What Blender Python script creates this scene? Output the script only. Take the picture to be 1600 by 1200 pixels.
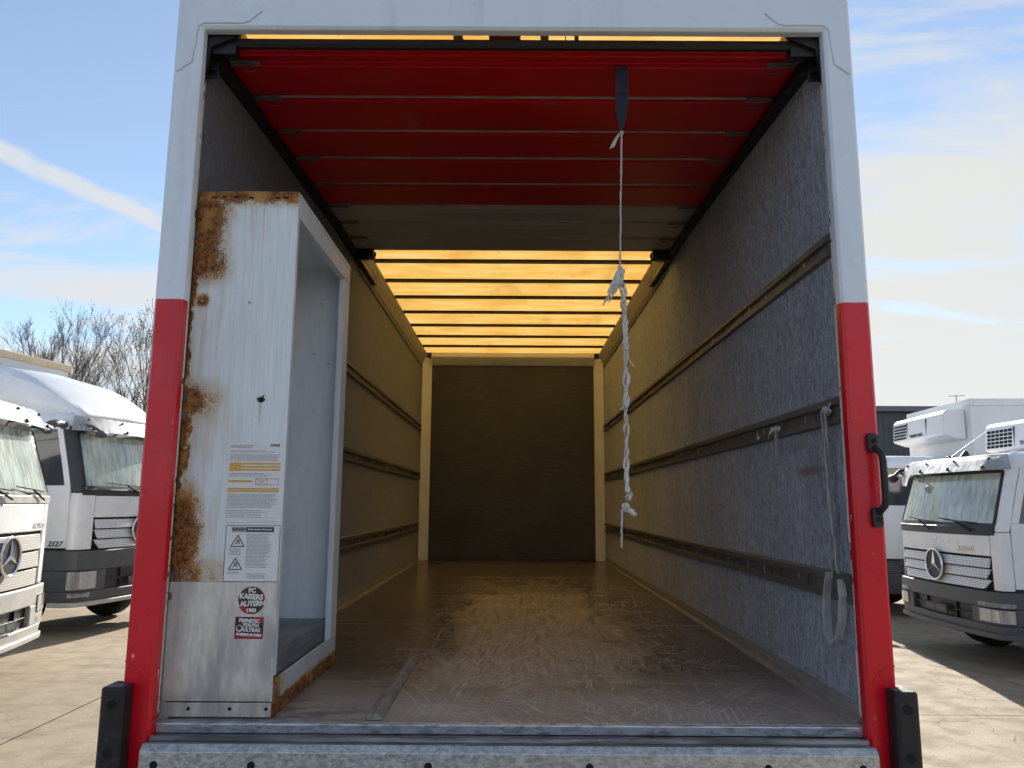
import bpy, bmesh, math, random
from mathutils import Vector, Matrix, Euler
R = math.radians
rnd = random.Random(7)
for o in list(bpy.data.objects): bpy.data.objects.remove(o)
scn = bpy.context.scene
COL = scn.collection

# ------------------------------------------------------------------ camera
FZ = 1.254                                   # load floor above the yard
cam_d = bpy.data.cameras.new('camera'); cam = bpy.data.objects.new('camera', cam_d); COL.objects.link(cam)
cam_d.sensor_width = 36.0; cam_d.sensor_fit = 'HORIZONTAL'
cam_d.lens = 36.0*1180.8/1600.0
cam_d.clip_start = 0.05; cam_d.clip_end = 3000
_yaw, _pitch, _roll = -0.00171, 0.15664, -0.0057
_f = Vector((math.sin(_yaw)*math.cos(_pitch), math.cos(_yaw)*math.cos(_pitch), math.sin(_pitch)))
_r = Vector((math.cos(_yaw), -math.sin(_yaw), 0)); _u = _r.cross(_f)
_c, _s = math.cos(_roll), math.sin(_roll)
r2 = _r*_c - _u*_s; u2 = _r*_s + _u*_c
cam.matrix_world = Matrix.Translation((0.0075, -2.747, FZ+0.746)) @ Matrix((r2, u2, -_f)).transposed().to_4x4()
scn.camera = cam

# ------------------------------------------------------------------ world, sun, exposure
SUN_AZ, SUN_EL = 11.0, 27.5                  # azimuth right of +Y (deg), elevation
SUN_DIR = Vector((math.sin(R(SUN_AZ))*math.cos(R(SUN_EL)), math.cos(R(SUN_AZ))*math.cos(R(SUN_EL)), math.sin(R(SUN_EL))))
def build_world():
    w = bpy.data.worlds.new('World'); scn.world = w; w.use_nodes = True
    nt = w.node_tree; N = nt.nodes; L = nt.links; N.clear()
    def node(t, **k):
        n = N.new(t)
        for a, b in k.items(): setattr(n, a, b)
        return n
    def math_(op, a, b=None, c=None, clamp=False):
        n = node('ShaderNodeMath', operation=op, use_clamp=clamp)
        for i, v in enumerate((a, b, c)):
            if v is None: continue
            if isinstance(v, (int, float)): n.inputs[i].default_value = v
            else: L.new(v, n.inputs[i])
        return n.outputs[0]
    sky = node('ShaderNodeTexSky', sky_type='NISHITA', sun_disc=False)
    sky.sun_elevation = R(SUN_EL); sky.sun_rotation = R(SUN_AZ)
    sky.air_density = 1.0; sky.dust_density = 0.04; sky.ozone_density = 1.6; sky.altitude = 100
    tc = node('ShaderNodeTexCoord')
    sep = node('ShaderNodeSeparateXYZ'); L.new(tc.outputs['Generated'], sep.inputs[0])
    zc = math_('MAXIMUM', sep.outputs[2], 0.0)
    den = math_('ADD', zc, 0.16)
    px = math_('DIVIDE', sep.outputs[0], den); py = math_('DIVIDE', sep.outputs[1], den)
    comb = node('ShaderNodeCombineXYZ'); L.new(px, comb.inputs[0]); L.new(py, comb.inputs[1])
    # thin high cloud: streaky noise on a flat cloud layer
    mp = node('ShaderNodeMapping'); mp.inputs['Rotation'].default_value = (0, 0, R(24)); mp.inputs['Scale'].default_value = (1.0, 2.6, 1); mp.inputs['Location'].default_value = (3.5, 1.6, 0)
    L.new(comb.outputs[0], mp.inputs[0])
    n1 = node('ShaderNodeTexNoise'); n1.inputs['Scale'].default_value = 1.3; n1.inputs['Detail'].default_value = 9; n1.inputs['Roughness'].default_value = 0.62; n1.inputs['Distortion'].default_value = 0.6
    L.new(mp.outputs[0], n1.inputs[0])
    n2 = node('ShaderNodeTexNoise'); n2.inputs['Scale'].default_value = 0.45; n2.inputs['Detail'].default_value = 2
    mp2 = node('ShaderNodeMapping'); mp2.inputs['Location'].default_value = (0.9, 4.2, 0); L.new(comb.outputs[0], mp2.inputs[0]); L.new(mp2.outputs[0], n2.inputs[0])
    # cover thickens towards the side of the sky the weather comes from
    side = math_('MULTIPLY', sep.outputs[0], 0.16)
    cov = math_('ADD', math_('ADD', math_('MULTIPLY', n1.outputs[0], 1.05), math_('MULTIPLY', n2.outputs[0], 0.25)), side)
    low = math_('SUBTRACT', 0.40, math_('MULTIPLY', zc, 0.85))
    low = math_('MAXIMUM', low, 0.0)
    cov = math_('ADD', math_('ADD', cov, low), 0.03)
    mr = node('ShaderNodeMapRange', interpolation_type='SMOOTHSTEP'); mr.inputs[1].default_value = 0.62; mr.inputs[2].default_value = 0.94
    L.new(cov, mr.inputs[0])
    fac = math_('MULTIPLY', mr.outputs[0], 0.92)
    # contrail: a narrow streak across the western sky
    nrm = (0.4527, 0.5180, -0.7258)
    dot = node('ShaderNodeVectorMath', operation='DOT_PRODUCT'); dot.inputs[1].default_value = CONTRAIL[0]; L.new(tc.outputs['Generated'], dot.inputs[0])
    nz = node('ShaderNodeTexNoise'); nz.inputs['Scale'].default_value = 26; nz.inputs['Detail'].default_value = 5; L.new(tc.outputs['Generated'], nz.inputs[0])
    dd = math_('ADD', dot.outputs['Value'], math_('MULTIPLY', math_('SUBTRACT', nz.outputs[0], 0.5), 0.018))
    band = node('ShaderNodeMapRange', interpolation_type='SMOOTHSTEP'); band.inputs[1].default_value = 0.017; band.inputs[2].default_value = 0.004
    L.new(math_('ABSOLUTE', dd), band.inputs[0])
    ext = node('ShaderNodeMapRange', interpolation_type='SMOOTHSTEP'); ext.inputs[1].default_value = 0.15; ext.inputs[2].default_value = -0.25
    L.new(sep.outputs[0], ext.inputs[0])
    cfac = math_('MULTIPLY', math_('MULTIPLY', band.outputs[0], ext.outputs[0]), math_('ADD', 0.4, math_('MULTIPLY', nz.outputs[0], 0.9)))
    fac = math_('MAXIMUM', math_('MAXIMUM', fac, 0.14), cfac)
    # cloud light: the sky behind it scattered white, warmer towards the sun
    sd = node('ShaderNodeVectorMath', operation='DOT_PRODUCT'); sd.inputs[1].default_value = SUN_DIR; L.new(tc.outputs['Generated'], sd.inputs[0])
    warm = node('ShaderNodeMapRange'); warm.inputs[1].default_value = 0.45; warm.inputs[2].default_value = 0.95; L.new(sd.outputs['Value'], warm.inputs[0])
    cc = node('ShaderNodeMix', data_type='RGBA'); L.new(warm.outputs[0], cc.inputs['Factor'])
    cc.inputs['A'].default_value = CLOUD_A; cc.inputs['B'].default_value = CLOUD_B
    mix = node('ShaderNodeMix', data_type='RGBA'); L.new(fac, mix.inputs['Factor']); L.new(sky.outputs[0], mix.inputs['A']); L.new(cc.outputs['Result'], mix.inputs['B'])
    bg = node('ShaderNodeBackground'); bg.inputs['Strength'].default_value = SKY_STRENGTH
    L.new(mix.outputs['Result'], bg.inputs[0])
    out = node('ShaderNodeOutputWorld'); L.new(bg.outputs[0], out.inputs[0])
SKY_STRENGTH = 0.066
CLOUD_A = (4.1, 4.35, 4.85, 1); CLOUD_B = (4.7, 4.62, 4.3, 1)
# contrail plane through two sky directions
_pa = Vector((-0.675, 0.6535, 0.409)).normalized(); _pb = Vector((-0.4714, 0.8228, 0.345)).normalized()
CONTRAIL = (tuple(_pa.cross(_pb).normalized()),)
build_world()
sun_d = bpy.data.lights.new('sun', 'SUN'); sun_d.energy = 3.4; sun_d.angle = R(0.6); sun_d.color = (1.0, 0.93, 0.82)
sun = bpy.data.objects.new('sun', sun_d); COL.objects.link(sun)
sun.rotation_euler = (-SUN_DIR).to_track_quat('-Z', 'Y').to_euler(); sun.location = SUN_DIR*60
vs = scn.view_settings; vs.view_transform = 'Standard'; vs.look = 'None'; vs.gamma = 1.0; vs.exposure = 1.42; vs.use_curve_mapping = False
scn.render.engine = 'CYCLES'
scn.cycles.use_adaptive_sampling = True; scn.cycles.adaptive_threshold = 0.03; scn.cycles.adaptive_min_samples = 16; scn.cycles.max_bounces = 6; scn.cycles.diffuse_bounces = 4; scn.cycles.caustics_reflective = False; scn.cycles.caustics_refractive = False; scn.cycles.glossy_bounces = 3; scn.cycles.transmission_bounces = 4; scn.cycles.transparent_max_bounces = 8

# ------------------------------------------------------------------ materials
MATS = {}
class NT:
    """small helper round a material node tree"""
    def __init__(s, name):
        s.m = bpy.data.materials.new(name); s.m.use_nodes = True; s.t = s.m.node_tree; s.N = s.t.nodes; s.L = s.t.links
        s.b = s.N['Principled BSDF']; s.tc = s.N.new('ShaderNodeTexCoord'); MATS[name] = s.m
    def n(s, t, **k):
        x = s.N.new(t)
        for a, b in k.items(): setattr(x, a, b)
        return x
    def put(s, sock, v):
        if isinstance(v, bpy.types.NodeSocket): s.L.new(v, sock)
        elif v is not None: sock.default_value = v
    def co(s, scale=(1, 1, 1), loc=(0, 0, 0), rot=(0, 0, 0)):
        mp = s.n('ShaderNodeMapping'); mp.inputs['Scale'].default_value = scale; mp.inputs['Location'].default_value = loc; mp.inputs['Rotation'].default_value = rot
        s.L.new(s.tc.outputs['Object'], mp.inputs[0]); return mp.outputs[0]
    def noise(s, co, scale=5, detail=4, rough=0.55, dist=0):
        x = s.n('ShaderNodeTexNoise'); s.put(x.inputs['Vector'], co); x.inputs['Scale'].default_value = scale; x.inputs['Detail'].default_value = min(detail, 4 if scale > 12 else 5)
        x.inputs['Roughness'].default_value = rough; x.inputs['Distortion'].default_value = dist; return x.outputs[0]
    def voro(s, co, scale, feature='F1', rand=1.0):
        x = s.n('ShaderNodeTexVoronoi', feature=feature); s.put(x.inputs['Vector'], co); x.inputs['Scale'].default_value = scale; x.inputs['Randomness'].default_value = rand; return x.outputs['Distance']
    def ma(s, op, a, b=None, c=None, clamp=False):
        x = s.n('ShaderNodeMath', operation=op, use_clamp=clamp)
        for i, v in enumerate((a, b, c)): s.put(x.inputs[i], v)
        return x.outputs[0]
    def mr(s, v, a, b, c=0.0, d=1.0, smooth=True):
        x = s.n('ShaderNodeMapRange', interpolation_type='SMOOTHSTEP' if smooth else 'LINEAR')
        s.put(x.inputs[0], v); 
        for i, k in enumerate((a, b, c, d)): x.inputs[i+1].default_value = k
        return x.outputs[0]
    def mix(s, f, a, b):
        x = s.n('ShaderNodeMix', data_type='RGBA'); s.put(x.inputs['Factor'], f)
        s.put(x.inputs['A'], a if isinstance(a, bpy.types.NodeSocket) else (*a[:3], 1)); s.put(x.inputs['B'], b if isinstance(b, bpy.types.NodeSocket) else (*b[:3], 1)); return x.outputs['Result']
    def xyz(s, co=None):
        x = s.n('ShaderNodeSeparateXYZ'); s.L.new(co or s.tc.outputs['Object'], x.inputs[0]); return x.outputs
    def bump(s, h, strength=0.3, dist=0.01):
        x = s.n('ShaderNodeBump'); s.put(x.inputs['Height'], h); x.inputs['Strength'].default_value = strength; x.inputs['Distance'].default_value = dist; s.L.new(x.outputs[0], s.b.inputs['Normal'])
    def set(s, col=None, rough=None, metal=None, **k):
        if col is not None: s.put(s.b.inputs['Base Color'], col if isinstance(col, bpy.types.NodeSocket) else (*col[:3], 1))
        if rough is not None: s.put(s.b.inputs['Roughness'], rough)
        if metal is not None: s.put(s.b.inputs['Metallic'], metal)
        for a, v in k.items(): s.put(s.b.inputs[a.replace('_', ' ')], v)
        return s
def plain(name, col, rough=0.5, metal=0.0, var=0.25, scale=6.0, bump=0.0, bscale=80, coat=0.0, dirt=None):
    s = NT(name); co = s.tc.outputs['Object']
    nz = s.noise(co, scale, 6, 0.6)
    f = s.mr(nz, 0.3, 0.7)
    c = s.mix(f, [x*(1-var) for x in col], [min(1, x*(1+var)) for x in col])
    if dirt: c = s.mix(s.ma('MULTIPLY', s.mr(s.noise(co, scale*2.3, 7, 0.65), 0.5, 0.75), dirt[1]), c, dirt[0])
    s.set(c, s.mr(nz, 0.3, 0.7, max(0.02, rough-0.08), min(1, rough+0.1)), metal)
    if bump: s.bump(s.noise(co, bscale, 5, 0.6), bump, 0.004)
    if coat: s.set(Coat_Weight=coat, Coat_Roughness=0.06)
    return s.m

plain('black_plastic', (0.018, 0.018, 0.02), 0.42, var=0.2, scale=20, bump=0.12, bscale=500)
plain('black_rubber', (0.014, 0.014, 0.015), 0.6, var=0.3, scale=14, bump=0.3, bscale=160, dirt=((0.1, 0.09, 0.08), 0.25))
plain('black_steel', (0.02, 0.02, 0.022), 0.4, 0.3, var=0.3, scale=14, dirt=((0.06, 0.045, 0.03), 0.4))
plain('hole_black', (0.004, 0.004, 0.004), 0.8, var=0)
plain('aluminium', (0.42, 0.41, 0.39), 0.42, 0.75, var=0.2, scale=9, bump=0.06, bscale=120)
plain('aluminium_dull', (0.3, 0.29, 0.27), 0.5, 0.4, var=0.2, scale=7)
plain('post_paint', (0.80, 0.82, 0.80), 0.45, 0.0, var=0.06, scale=5)
plain('rail_steel', (0.15, 0.147, 0.138), 0.5, 0.2, var=0.25, scale=10, bump=0.08, bscale=90)
plain('hinge_steel', (0.16, 0.15, 0.14), 0.5, 0.3, var=0.3, scale=30)
plain('seal_black', (0.012, 0.011, 0.011), 0.5, var=0.3, scale=20)
plain('dew_glint', (0.85, 0.86, 0.85), 0.1, var=0.02)  # near-white colour stands in for the glint of the drops
plain('seam_pale', (0.42, 0.38, 0.32), 0.6, var=0.3, scale=9)
plain('wiper_rubber', (0.01, 0.01, 0.01), 0.9, var=0.2)
plain('steel_pin', (0.55, 0.54, 0.5), 0.3, 0.9, var=0.2, scale=40)
plain('bow_dark', (0.10, 0.09, 0.075), 0.5, 0.3, var=0.2)
plain('chrome', (0.8, 0.8, 0.82), 0.12, 1.0, var=0.05)
plain('white_lacquer', (0.81, 0.82, 0.84), 0.28, var=0.03, scale=2.0, coat=0.4, dirt=((0.5, 0.48, 0.44), 0.2))
plain('white_body', (0.78, 0.79, 0.80), 0.4, var=0.04, scale=1.5, dirt=((0.55, 0.53, 0.48), 0.3))
plain('grey_plastic', (0.075, 0.08, 0.088), 0.5, var=0.15, scale=8, bump=0.1, bscale=300, dirt=((0.16, 0.15, 0.14), 0.35))
plain('silver_plastic', (0.46, 0.45, 0.43), 0.4, 0.1, var=0.1, scale=8, dirt=((0.3, 0.28, 0.25), 0.3))
plain('cab_trim', (0.05, 0.05, 0.055), 0.7, var=0.3)
plain('tyre_rubber', (0.016, 0.016, 0.016), 0.85, var=0.3, bump=0.3, bscale=40)
plain('beige_edge', (0.62, 0.5, 0.33), 0.5, var=0.1)
plain('paper', (0.80, 0.81, 0.80), 0.55, var=0.03, scale=30)
plain('print_grey', (0.33, 0.33, 0.35), 0.6, var=0.2, scale=200)
plain('print_black', (0.05, 0.05, 0.055), 0.6, var=0.2, scale=100)
plain('print_orange', (0.72, 0.42, 0.07), 0.6, var=0.15, scale=160)
plain('print_red', (0.5, 0.10, 0.10), 0.6, var=0.15, scale=160)
plain('sticker_red', (0.40, 0.025, 0.035), 0.4, var=0.2, scale=40)
plain('sticker_dark', (0.07, 0.03, 0.03), 0.4, var=0.5, scale=50)
plain('sticker_white', (0.78, 0.78, 0.76), 0.5, var=0.08, scale=90)
plain('webbing_navy', (0.017, 0.022, 0.042), 0.8, var=0.3, scale=60, bump=0.4, bscale=700)
plain('bark', (0.15, 0.128, 0.105), 0.9, var=0.4, scale=9)
plain('sealant', (0.62, 0.68, 0.74), 0.45, var=0.06)
plain('interior_trim', (0.12, 0.115, 0.11), 0.8, var=0.3)
plain('roof_cladding', (0.11, 0.115, 0.12), 0.6, 0.2, var=0.15, scale=1)
plain('roof_sheet', (0.2, 0.21, 0.22), 0.6, 0.1, var=0.15, scale=1)
plain('lamp_orange', (0.7, 0.25, 0.03), 0.25, var=0.1)

def m_frame():
    s = NT('frame_paint'); co = s.tc.outputs['Object']; x = s.xyz()
    n = s.noise(co, 3, 5)
    white = s.mix(s.mr(n, .3, .7), (0.77, 0.86, 0.94), (0.80, 0.89, 0.97))
    red = s.mix(s.mr(s.noise(co, 2.2, 5), .3, .7), (0.66, 0.003, 0.014), (0.76, 0.005, 0.018))
    # chips at the edge of the red: small bare specks
    chip = s.ma('MULTIPLY', s.mr(s.ma('ADD', s.voro(co, 34), s.ma('MULTIPLY', s.noise(co, 90, 2), .16)), 0.22, 0.17), s.mr(s.noise(co, 4, 3), 0.50, 0.60))
    red = s.mix(chip, red, (0.10, 0.02, 0.02))
    chip2 = s.ma('MULTIPLY', s.mr(s.ma('ADD', s.voro(s.co((1, 1, .6), (3, 1, 2)), 17), s.ma('MULTIPLY', s.noise(co, 70, 3), .2)), 0.22, 0.18), s.mr(s.noise(s.co((1, 1, 1), (5, 5, 5)), 3, 2), 0.52, 0.60)); red = s.mix(chip2, red, (0.62, 0.50, 0.48))
    red = s.mix(s.ma('MULTIPLY', s.mr(s.noise(s.co((1, 1, .25)), 5, 4, .65), .50, .72), .30), red, (0.30, 0.02, 0.03))
    scuff = s.mr(s.noise(s.co((3, 3, 0.6)), 22, 8, 0.7), 0.66, 0.72)
    red = s.mix(s.ma('MULTIPLY', scuff, 0.45), red, (0.7, 0.45, 0.45))
    white = s.mix(s.ma('MULTIPLY', s.mr(s.noise(s.co((1, 1, .15)), 7, 4, .7), .52, .72), .22), white, (0.45, 0.46, 0.46))
    edge = s.mr(s.ma('ADD', x[2], s.ma('MULTIPLY', s.noise(co, 30, 2), .004)), 1.484, 1.480, smooth=False)
    c = s.mix(edge, white, red)
    s.set(c, s.mr(s.noise(co, 7, 6), .3, .7, 0.24, 0.4), Coat_Weight=0.12, Coat_Roughness=0.08)
    s.bump(s.noise(co, 9, 3), 0.05, 0.01)
m_frame()
def m_felt(name, a, b, stain=False):
    s = NT(name); co = s.tc.outputs['Object']
    fibre = s.noise(s.co((1, 1, 0.28)), 260, 6, 0.75); cl = s.noise(s.co((1, 1, 0.35)), 55, 5, 0.7); big = s.noise(s.co((1, 1, 0.5)), 1.6, 5, 0.6)
    f = s.ma('ADD', s.ma('MULTIPLY', fibre, 0.65), s.ma('MULTIPLY', cl, 0.35))
    c = s.mix(s.mr(f, 0.40, 0.60), a, b)
    c = s.mix(s.ma('MULTIPLY', s.mr(big, .35, .7), 0.28), c, (0.10, 0.095, 0.09))
    lint = s.ma('MULTIPLY', s.mr(s.voro(s.co((1, 1, .5)), 26), 0.055, 0.03), s.mr(s.noise(co, 5, 2), 0.5, 0.62))
    c = s.mix(s.ma('MULTIPLY', lint, 0.6), c, (0.45, 0.45, 0.45))
    rub = s.mr(s.noise(s.co((1, .25, 3)), 3.2, 5, .7), .60, .72); c = s.mix(s.ma('MULTIPLY', rub, .22), c, (0.40, 0.40, 0.40))
    if stain:
        x = s.xyz()
        dx = s.ma('DIVIDE', s.ma('SUBTRACT', x[1], 0.36), 0.20); dz = s.ma('DIVIDE', s.ma('SUBTRACT', x[2], 0.885), 0.026)
        d = s.ma('ADD', s.ma('MULTIPLY', dx, dx), s.ma('MULTIPLY', dz, dz))
        d = s.ma('ADD', d, s.ma('MULTIPLY', s.noise(co, 18, 4), 1.2))
        dx2 = s.ma('DIVIDE', s.ma('SUBTRACT', x[1], 0.52), 0.16); dz2 = s.ma('DIVIDE', s.ma('SUBTRACT', x[2], 1.0), 0.04)
        d2 = s.ma('ADD', s.ma('ADD', s.ma('MULTIPLY', dx2, dx2), s.ma('MULTIPLY', dz2, dz2)), s.ma('MULTIPLY', s.noise(co, 14, 4), 1.6))
        c = s.mix(s.ma('MULTIPLY', s.mr(d, 1.7, 0.5), 0.75), c, (0.16, 0.095, 0.04))
        c = s.mix(s.ma('MULTIPLY', s.mr(d2, 1.9, 0.7), 0.4), c, (0.12, 0.085, 0.05))
    s.set(c, 0.95, Sheen_Weight=0.25, Specular_IOR_Level=0.2)
    s.bump(fibre, 0.6, 0.003)
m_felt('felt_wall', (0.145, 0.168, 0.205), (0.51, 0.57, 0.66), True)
m_felt('felt_wall_shaded', (0.058, 0.060, 0.068), (0.155, 0.16, 0.178))  # same felt as the right wall, with its shade put into the colour
def m_bulkhead():
    s = NT('bulkhead_ply'); co = s.tc.outputs['Object']
    g = s.noise(s.co((0.35, 1, 5)), 22, 7, 0.7); b = s.noise(s.co((1, 1, 1.6)), 2.2, 5)
    c = s.mix(s.mr(g, .3, .7), (0.034, 0.034, 0.032), (0.088, 0.086, 0.080)); c = s.mix(s.ma('MULTIPLY', s.mr(b, .35, .7), .5), c, (0.03, 0.028, 0.026))
    sc = s.mr(s.noise(s.co((0.6, 1, 14)), 9, 8, 0.7), 0.66, 0.72); c = s.mix(s.ma('MULTIPLY', sc, .35), c, (0.16, 0.14, 0.11))
    s.set(c, 0.55); s.bump(g, 0.2, 0.004)
m_bulkhead()
def m_floor():
    s = NT('floor_ply'); co = s.tc.outputs['Object']; x = s.xyz()
    g = s.noise(s.co((0.5, 3, 1)), 16, 4, 0.65); blot = s.noise(co, 2.4, 5, 0.6); fin = s.noise(s.co((1, .6, 1)), 45, 4, .7)
    base = s.mix(s.mr(g, .3, .7), (0.078, 0.066, 0.059), (0.145, 0.125, 0.111))
    base = s.mix(s.ma('MULTIPLY', s.mr(blot, .48, .66), .4), base, (0.19, 0.165, 0.145))
    dx = s.ma('ABSOLUTE', s.ma('SUBTRACT', x[0], 0.14)); sx = s.ma('SUBTRACT', x[0], 0.10)
    # paler, rougher strip by the tail edge and a dragged bare patch in the middle
    tail_pale = s.ma('MULTIPLY', s.mr(x[1], 0.95, 0.15), s.mr(s.ma('ADD', fin, blot), .7, 1.15, .45, 1.0)); base = s.mix(s.ma('MULTIPLY', tail_pale, .8), base, (0.46, 0.42, 0.385))
    wx = s.mr(s.ma('ADD', dx, s.ma('MULTIPLY', s.ma('SUBTRACT', s.noise(s.co((1, .5, 1)), 3.6, 5, .7), .5), 1.0)), 0.60, 0.30)
    wy = s.ma('MULTIPLY', s.mr(x[1], 0.45, 0.75), s.mr(s.ma('ADD', x[1], s.ma('MULTIPLY', blot, 1.5)), 5.6, 3.6)); wear = s.ma('MULTIPLY', s.ma('MULTIPLY', wx, wy), s.ma('MULTIPLY', s.mr(fin, .25, .62, .5, 1.0), s.mr(s.noise(s.co((7, 1.0, 1), (0, 0, 0), (0, 0, .35)), 4, 4, .7), .36, .56, .35, 1.0)))
    c = s.mix(s.ma('MULTIPLY', wear, 0.92), base, (0.52, 0.47, 0.405))
    tot = None
    for i, (rz, ac, al, th, k0) in enumerate(((0.40, 25, .9, .017, .46), (-0.62, 29, 1.1, .018, .45), (1.25, 23, .8, .014, .48), (-0.12, 36, 1.0, .020, .45), (0.85, 40, 1.6, .018, .46))):
        mp = s.n('ShaderNodeMapping', vector_type='TEXTURE'); mp.inputs['Location'].default_value = (i*3.1, i*1.7, 0); mp.inputs['Rotation'].default_value = (0, 0, rz); mp.inputs['Scale'].default_value = (1.0/ac, 1.0/al, 1); s.L.new(s.tc.outputs['Object'], mp.inputs[0])
        ln = s.mr(s.ma('ABSOLUTE', s.ma('SUBTRACT', s.noise(mp.outputs[0], 1.0, 1, .5), .5)), th, th*.3)
        ln = s.ma('MULTIPLY', ln, s.mr(s.noise(s.co((1, 1, 1), (i*7, 3, 0)), 3.4, 4, .7), k0, k0+.07)); tot = ln if tot is None else s.ma('MAXIMUM', tot, ln)
    c = s.mix(s.ma('MULTIPLY', s.ma('MULTIPLY', wear, s.mr(s.noise(s.co((30, 2, 1), (0, 0, 0), (0, 0, .2)), 1.0, 4, .75), .46, .62)), .5), c, (0.13, 0.11, 0.095))
    zone = s.ma('ADD', 0.16, s.ma('MULTIPLY', s.mr(s.ma('ABSOLUTE', s.ma('SUBTRACT', x[0], .28)), 1.0, 0.45), 0.84)); zone = s.ma('MULTIPLY', zone, s.mr(x[1], 6.0, 4.2, .1, 1.0))
    c = s.mix(s.ma('MULTIPLY', s.ma('MULTIPLY', tot, zone), 0.85), c, (0.60, 0.54, 0.47))
    dark = s.mr(s.noise(s.co((4, .7, 1), (5, 2, 0)), 5, 5, .7), .60, .68); c = s.mix(s.ma('MULTIPLY', dark, .3), c, (0.05, 0.042, 0.036))
    wet = s.ma('MULTIPLY', s.mr(x[0], -0.3, -0.75), s.mr(x[1], 0.55, 0.05)); wet = s.ma('MULTIPLY', wet, s.mr(s.noise(s.co((1, 2.5, 1)), 5, 4, .6, .6), .42, .62))
    c = s.mix(s.ma('MULTIPLY', wet, .7), c, (0.03, 0.024, 0.02))
    s.set(c, s.ma('SUBTRACT', s.mr(s.ma('MAXIMUM', wear, tail_pale), 0, 1, 0.27, 0.55), s.ma('MULTIPLY', wet, .15)), Specular_IOR_Level=.6)
    s.bump(s.noise(s.co((.6, 2, 1)), 70, 3), 0.10, 0.003)
m_floor()
def m_roof():
    s = NT('roof_translucent'); co = s.tc.outputs['Object']
    n = s.noise(s.co((0.6, 2.5, 1)), 3.5, 6, .6); d = s.mr(s.noise(co, 11, 8, .7), .62, .74)
    c = s.mix(s.mr(n, .3, .7), (0.93, 0.67, 0.28), (0.98, 0.81, 0.47)); c = s.mix(s.ma('MULTIPLY', d, .5), c, (0.5, 0.3, 0.08)); c = s.mix(s.ma('MULTIPLY', s.mr(s.noise(s.co((1.2, .35, 1)), 2.2, 4, .6), .5, .75), .35), c, (0.62, 0.42, 0.16))
    df = s.n('ShaderNodeBsdfDiffuse'); tr = s.n('ShaderNodeBsdfTranslucent'); s.L.new(c, df.inputs[0]); s.L.new(c, tr.inputs[0])
    ms = s.n('ShaderNodeMixShader'); ms.inputs[0].default_value = 0.78; s.L.new(df.outputs[0], ms.inputs[1]); s.L.new(tr.outputs[0], ms.inputs[2])
    s.L.new(ms.outputs[0], s.N['Material Output'].inputs[0])
m_roof()
def m_door(name, a, b):
    s = NT(name); co = s.tc.outputs['Object']
    c = s.mix(s.mr(s.noise(co, 3, 3), .3, .7), a, b)
    d = s.ma('MULTIPLY', s.mr(s.voro(s.co((3.2, 1, 1), (.4, .1, 0)), 1.1), .16, .02), s.mr(s.noise(co, 26, 3, .7), .4, .7)); c = s.mix(s.ma('MULTIPLY', d, .35), c, (0.32, 0.26, 0.24))
    s.set(c, .34, Specular_IOR_Level=.35)
m_door('door_red', (0.46, 0.001, 0.004), (0.54, 0.002, 0.005)); m_door('door_grey', (0.40, 0.40, 0.39), (0.46, 0.46, 0.45))
def rust_nodes(s, mask, base, rough0):
    co = s.tc.outputs['Object']
    rn = s.noise(co, 55, 5, .75); rm = s.noise(co, 11, 4, .6)
    rc = s.mix(s.mr(rn, .35, .62), (0.05, 0.016, 0.007), (0.36, 0.14, 0.032)); rc = s.mix(s.ma('MULTIPLY', s.mr(rm, .48, .66), .8), rc, (0.50, 0.27, 0.075))
    fk = s.noise(co, 190, 3, .7)
    fl = s.ma('ADD', mask, s.ma('ADD', s.ma('MULTIPLY', s.ma('SUBTRACT', rn, .5), .9), s.ma('MULTIPLY', s.ma('SUBTRACT', fk, .5), 1.3)))
    halo = s.mr(mask, 0.0, 0.42); core = s.mr(fl, 0.40, 0.66)
    c = s.mix(s.ma('MULTIPLY', halo, .62), base, (0.56, 0.43, 0.22)); c = s.mix(core, c, rc)
    s.set(c, s.mr(core, 0, 1, rough0, .9)); s.bump(rn, .25, .004)
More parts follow.
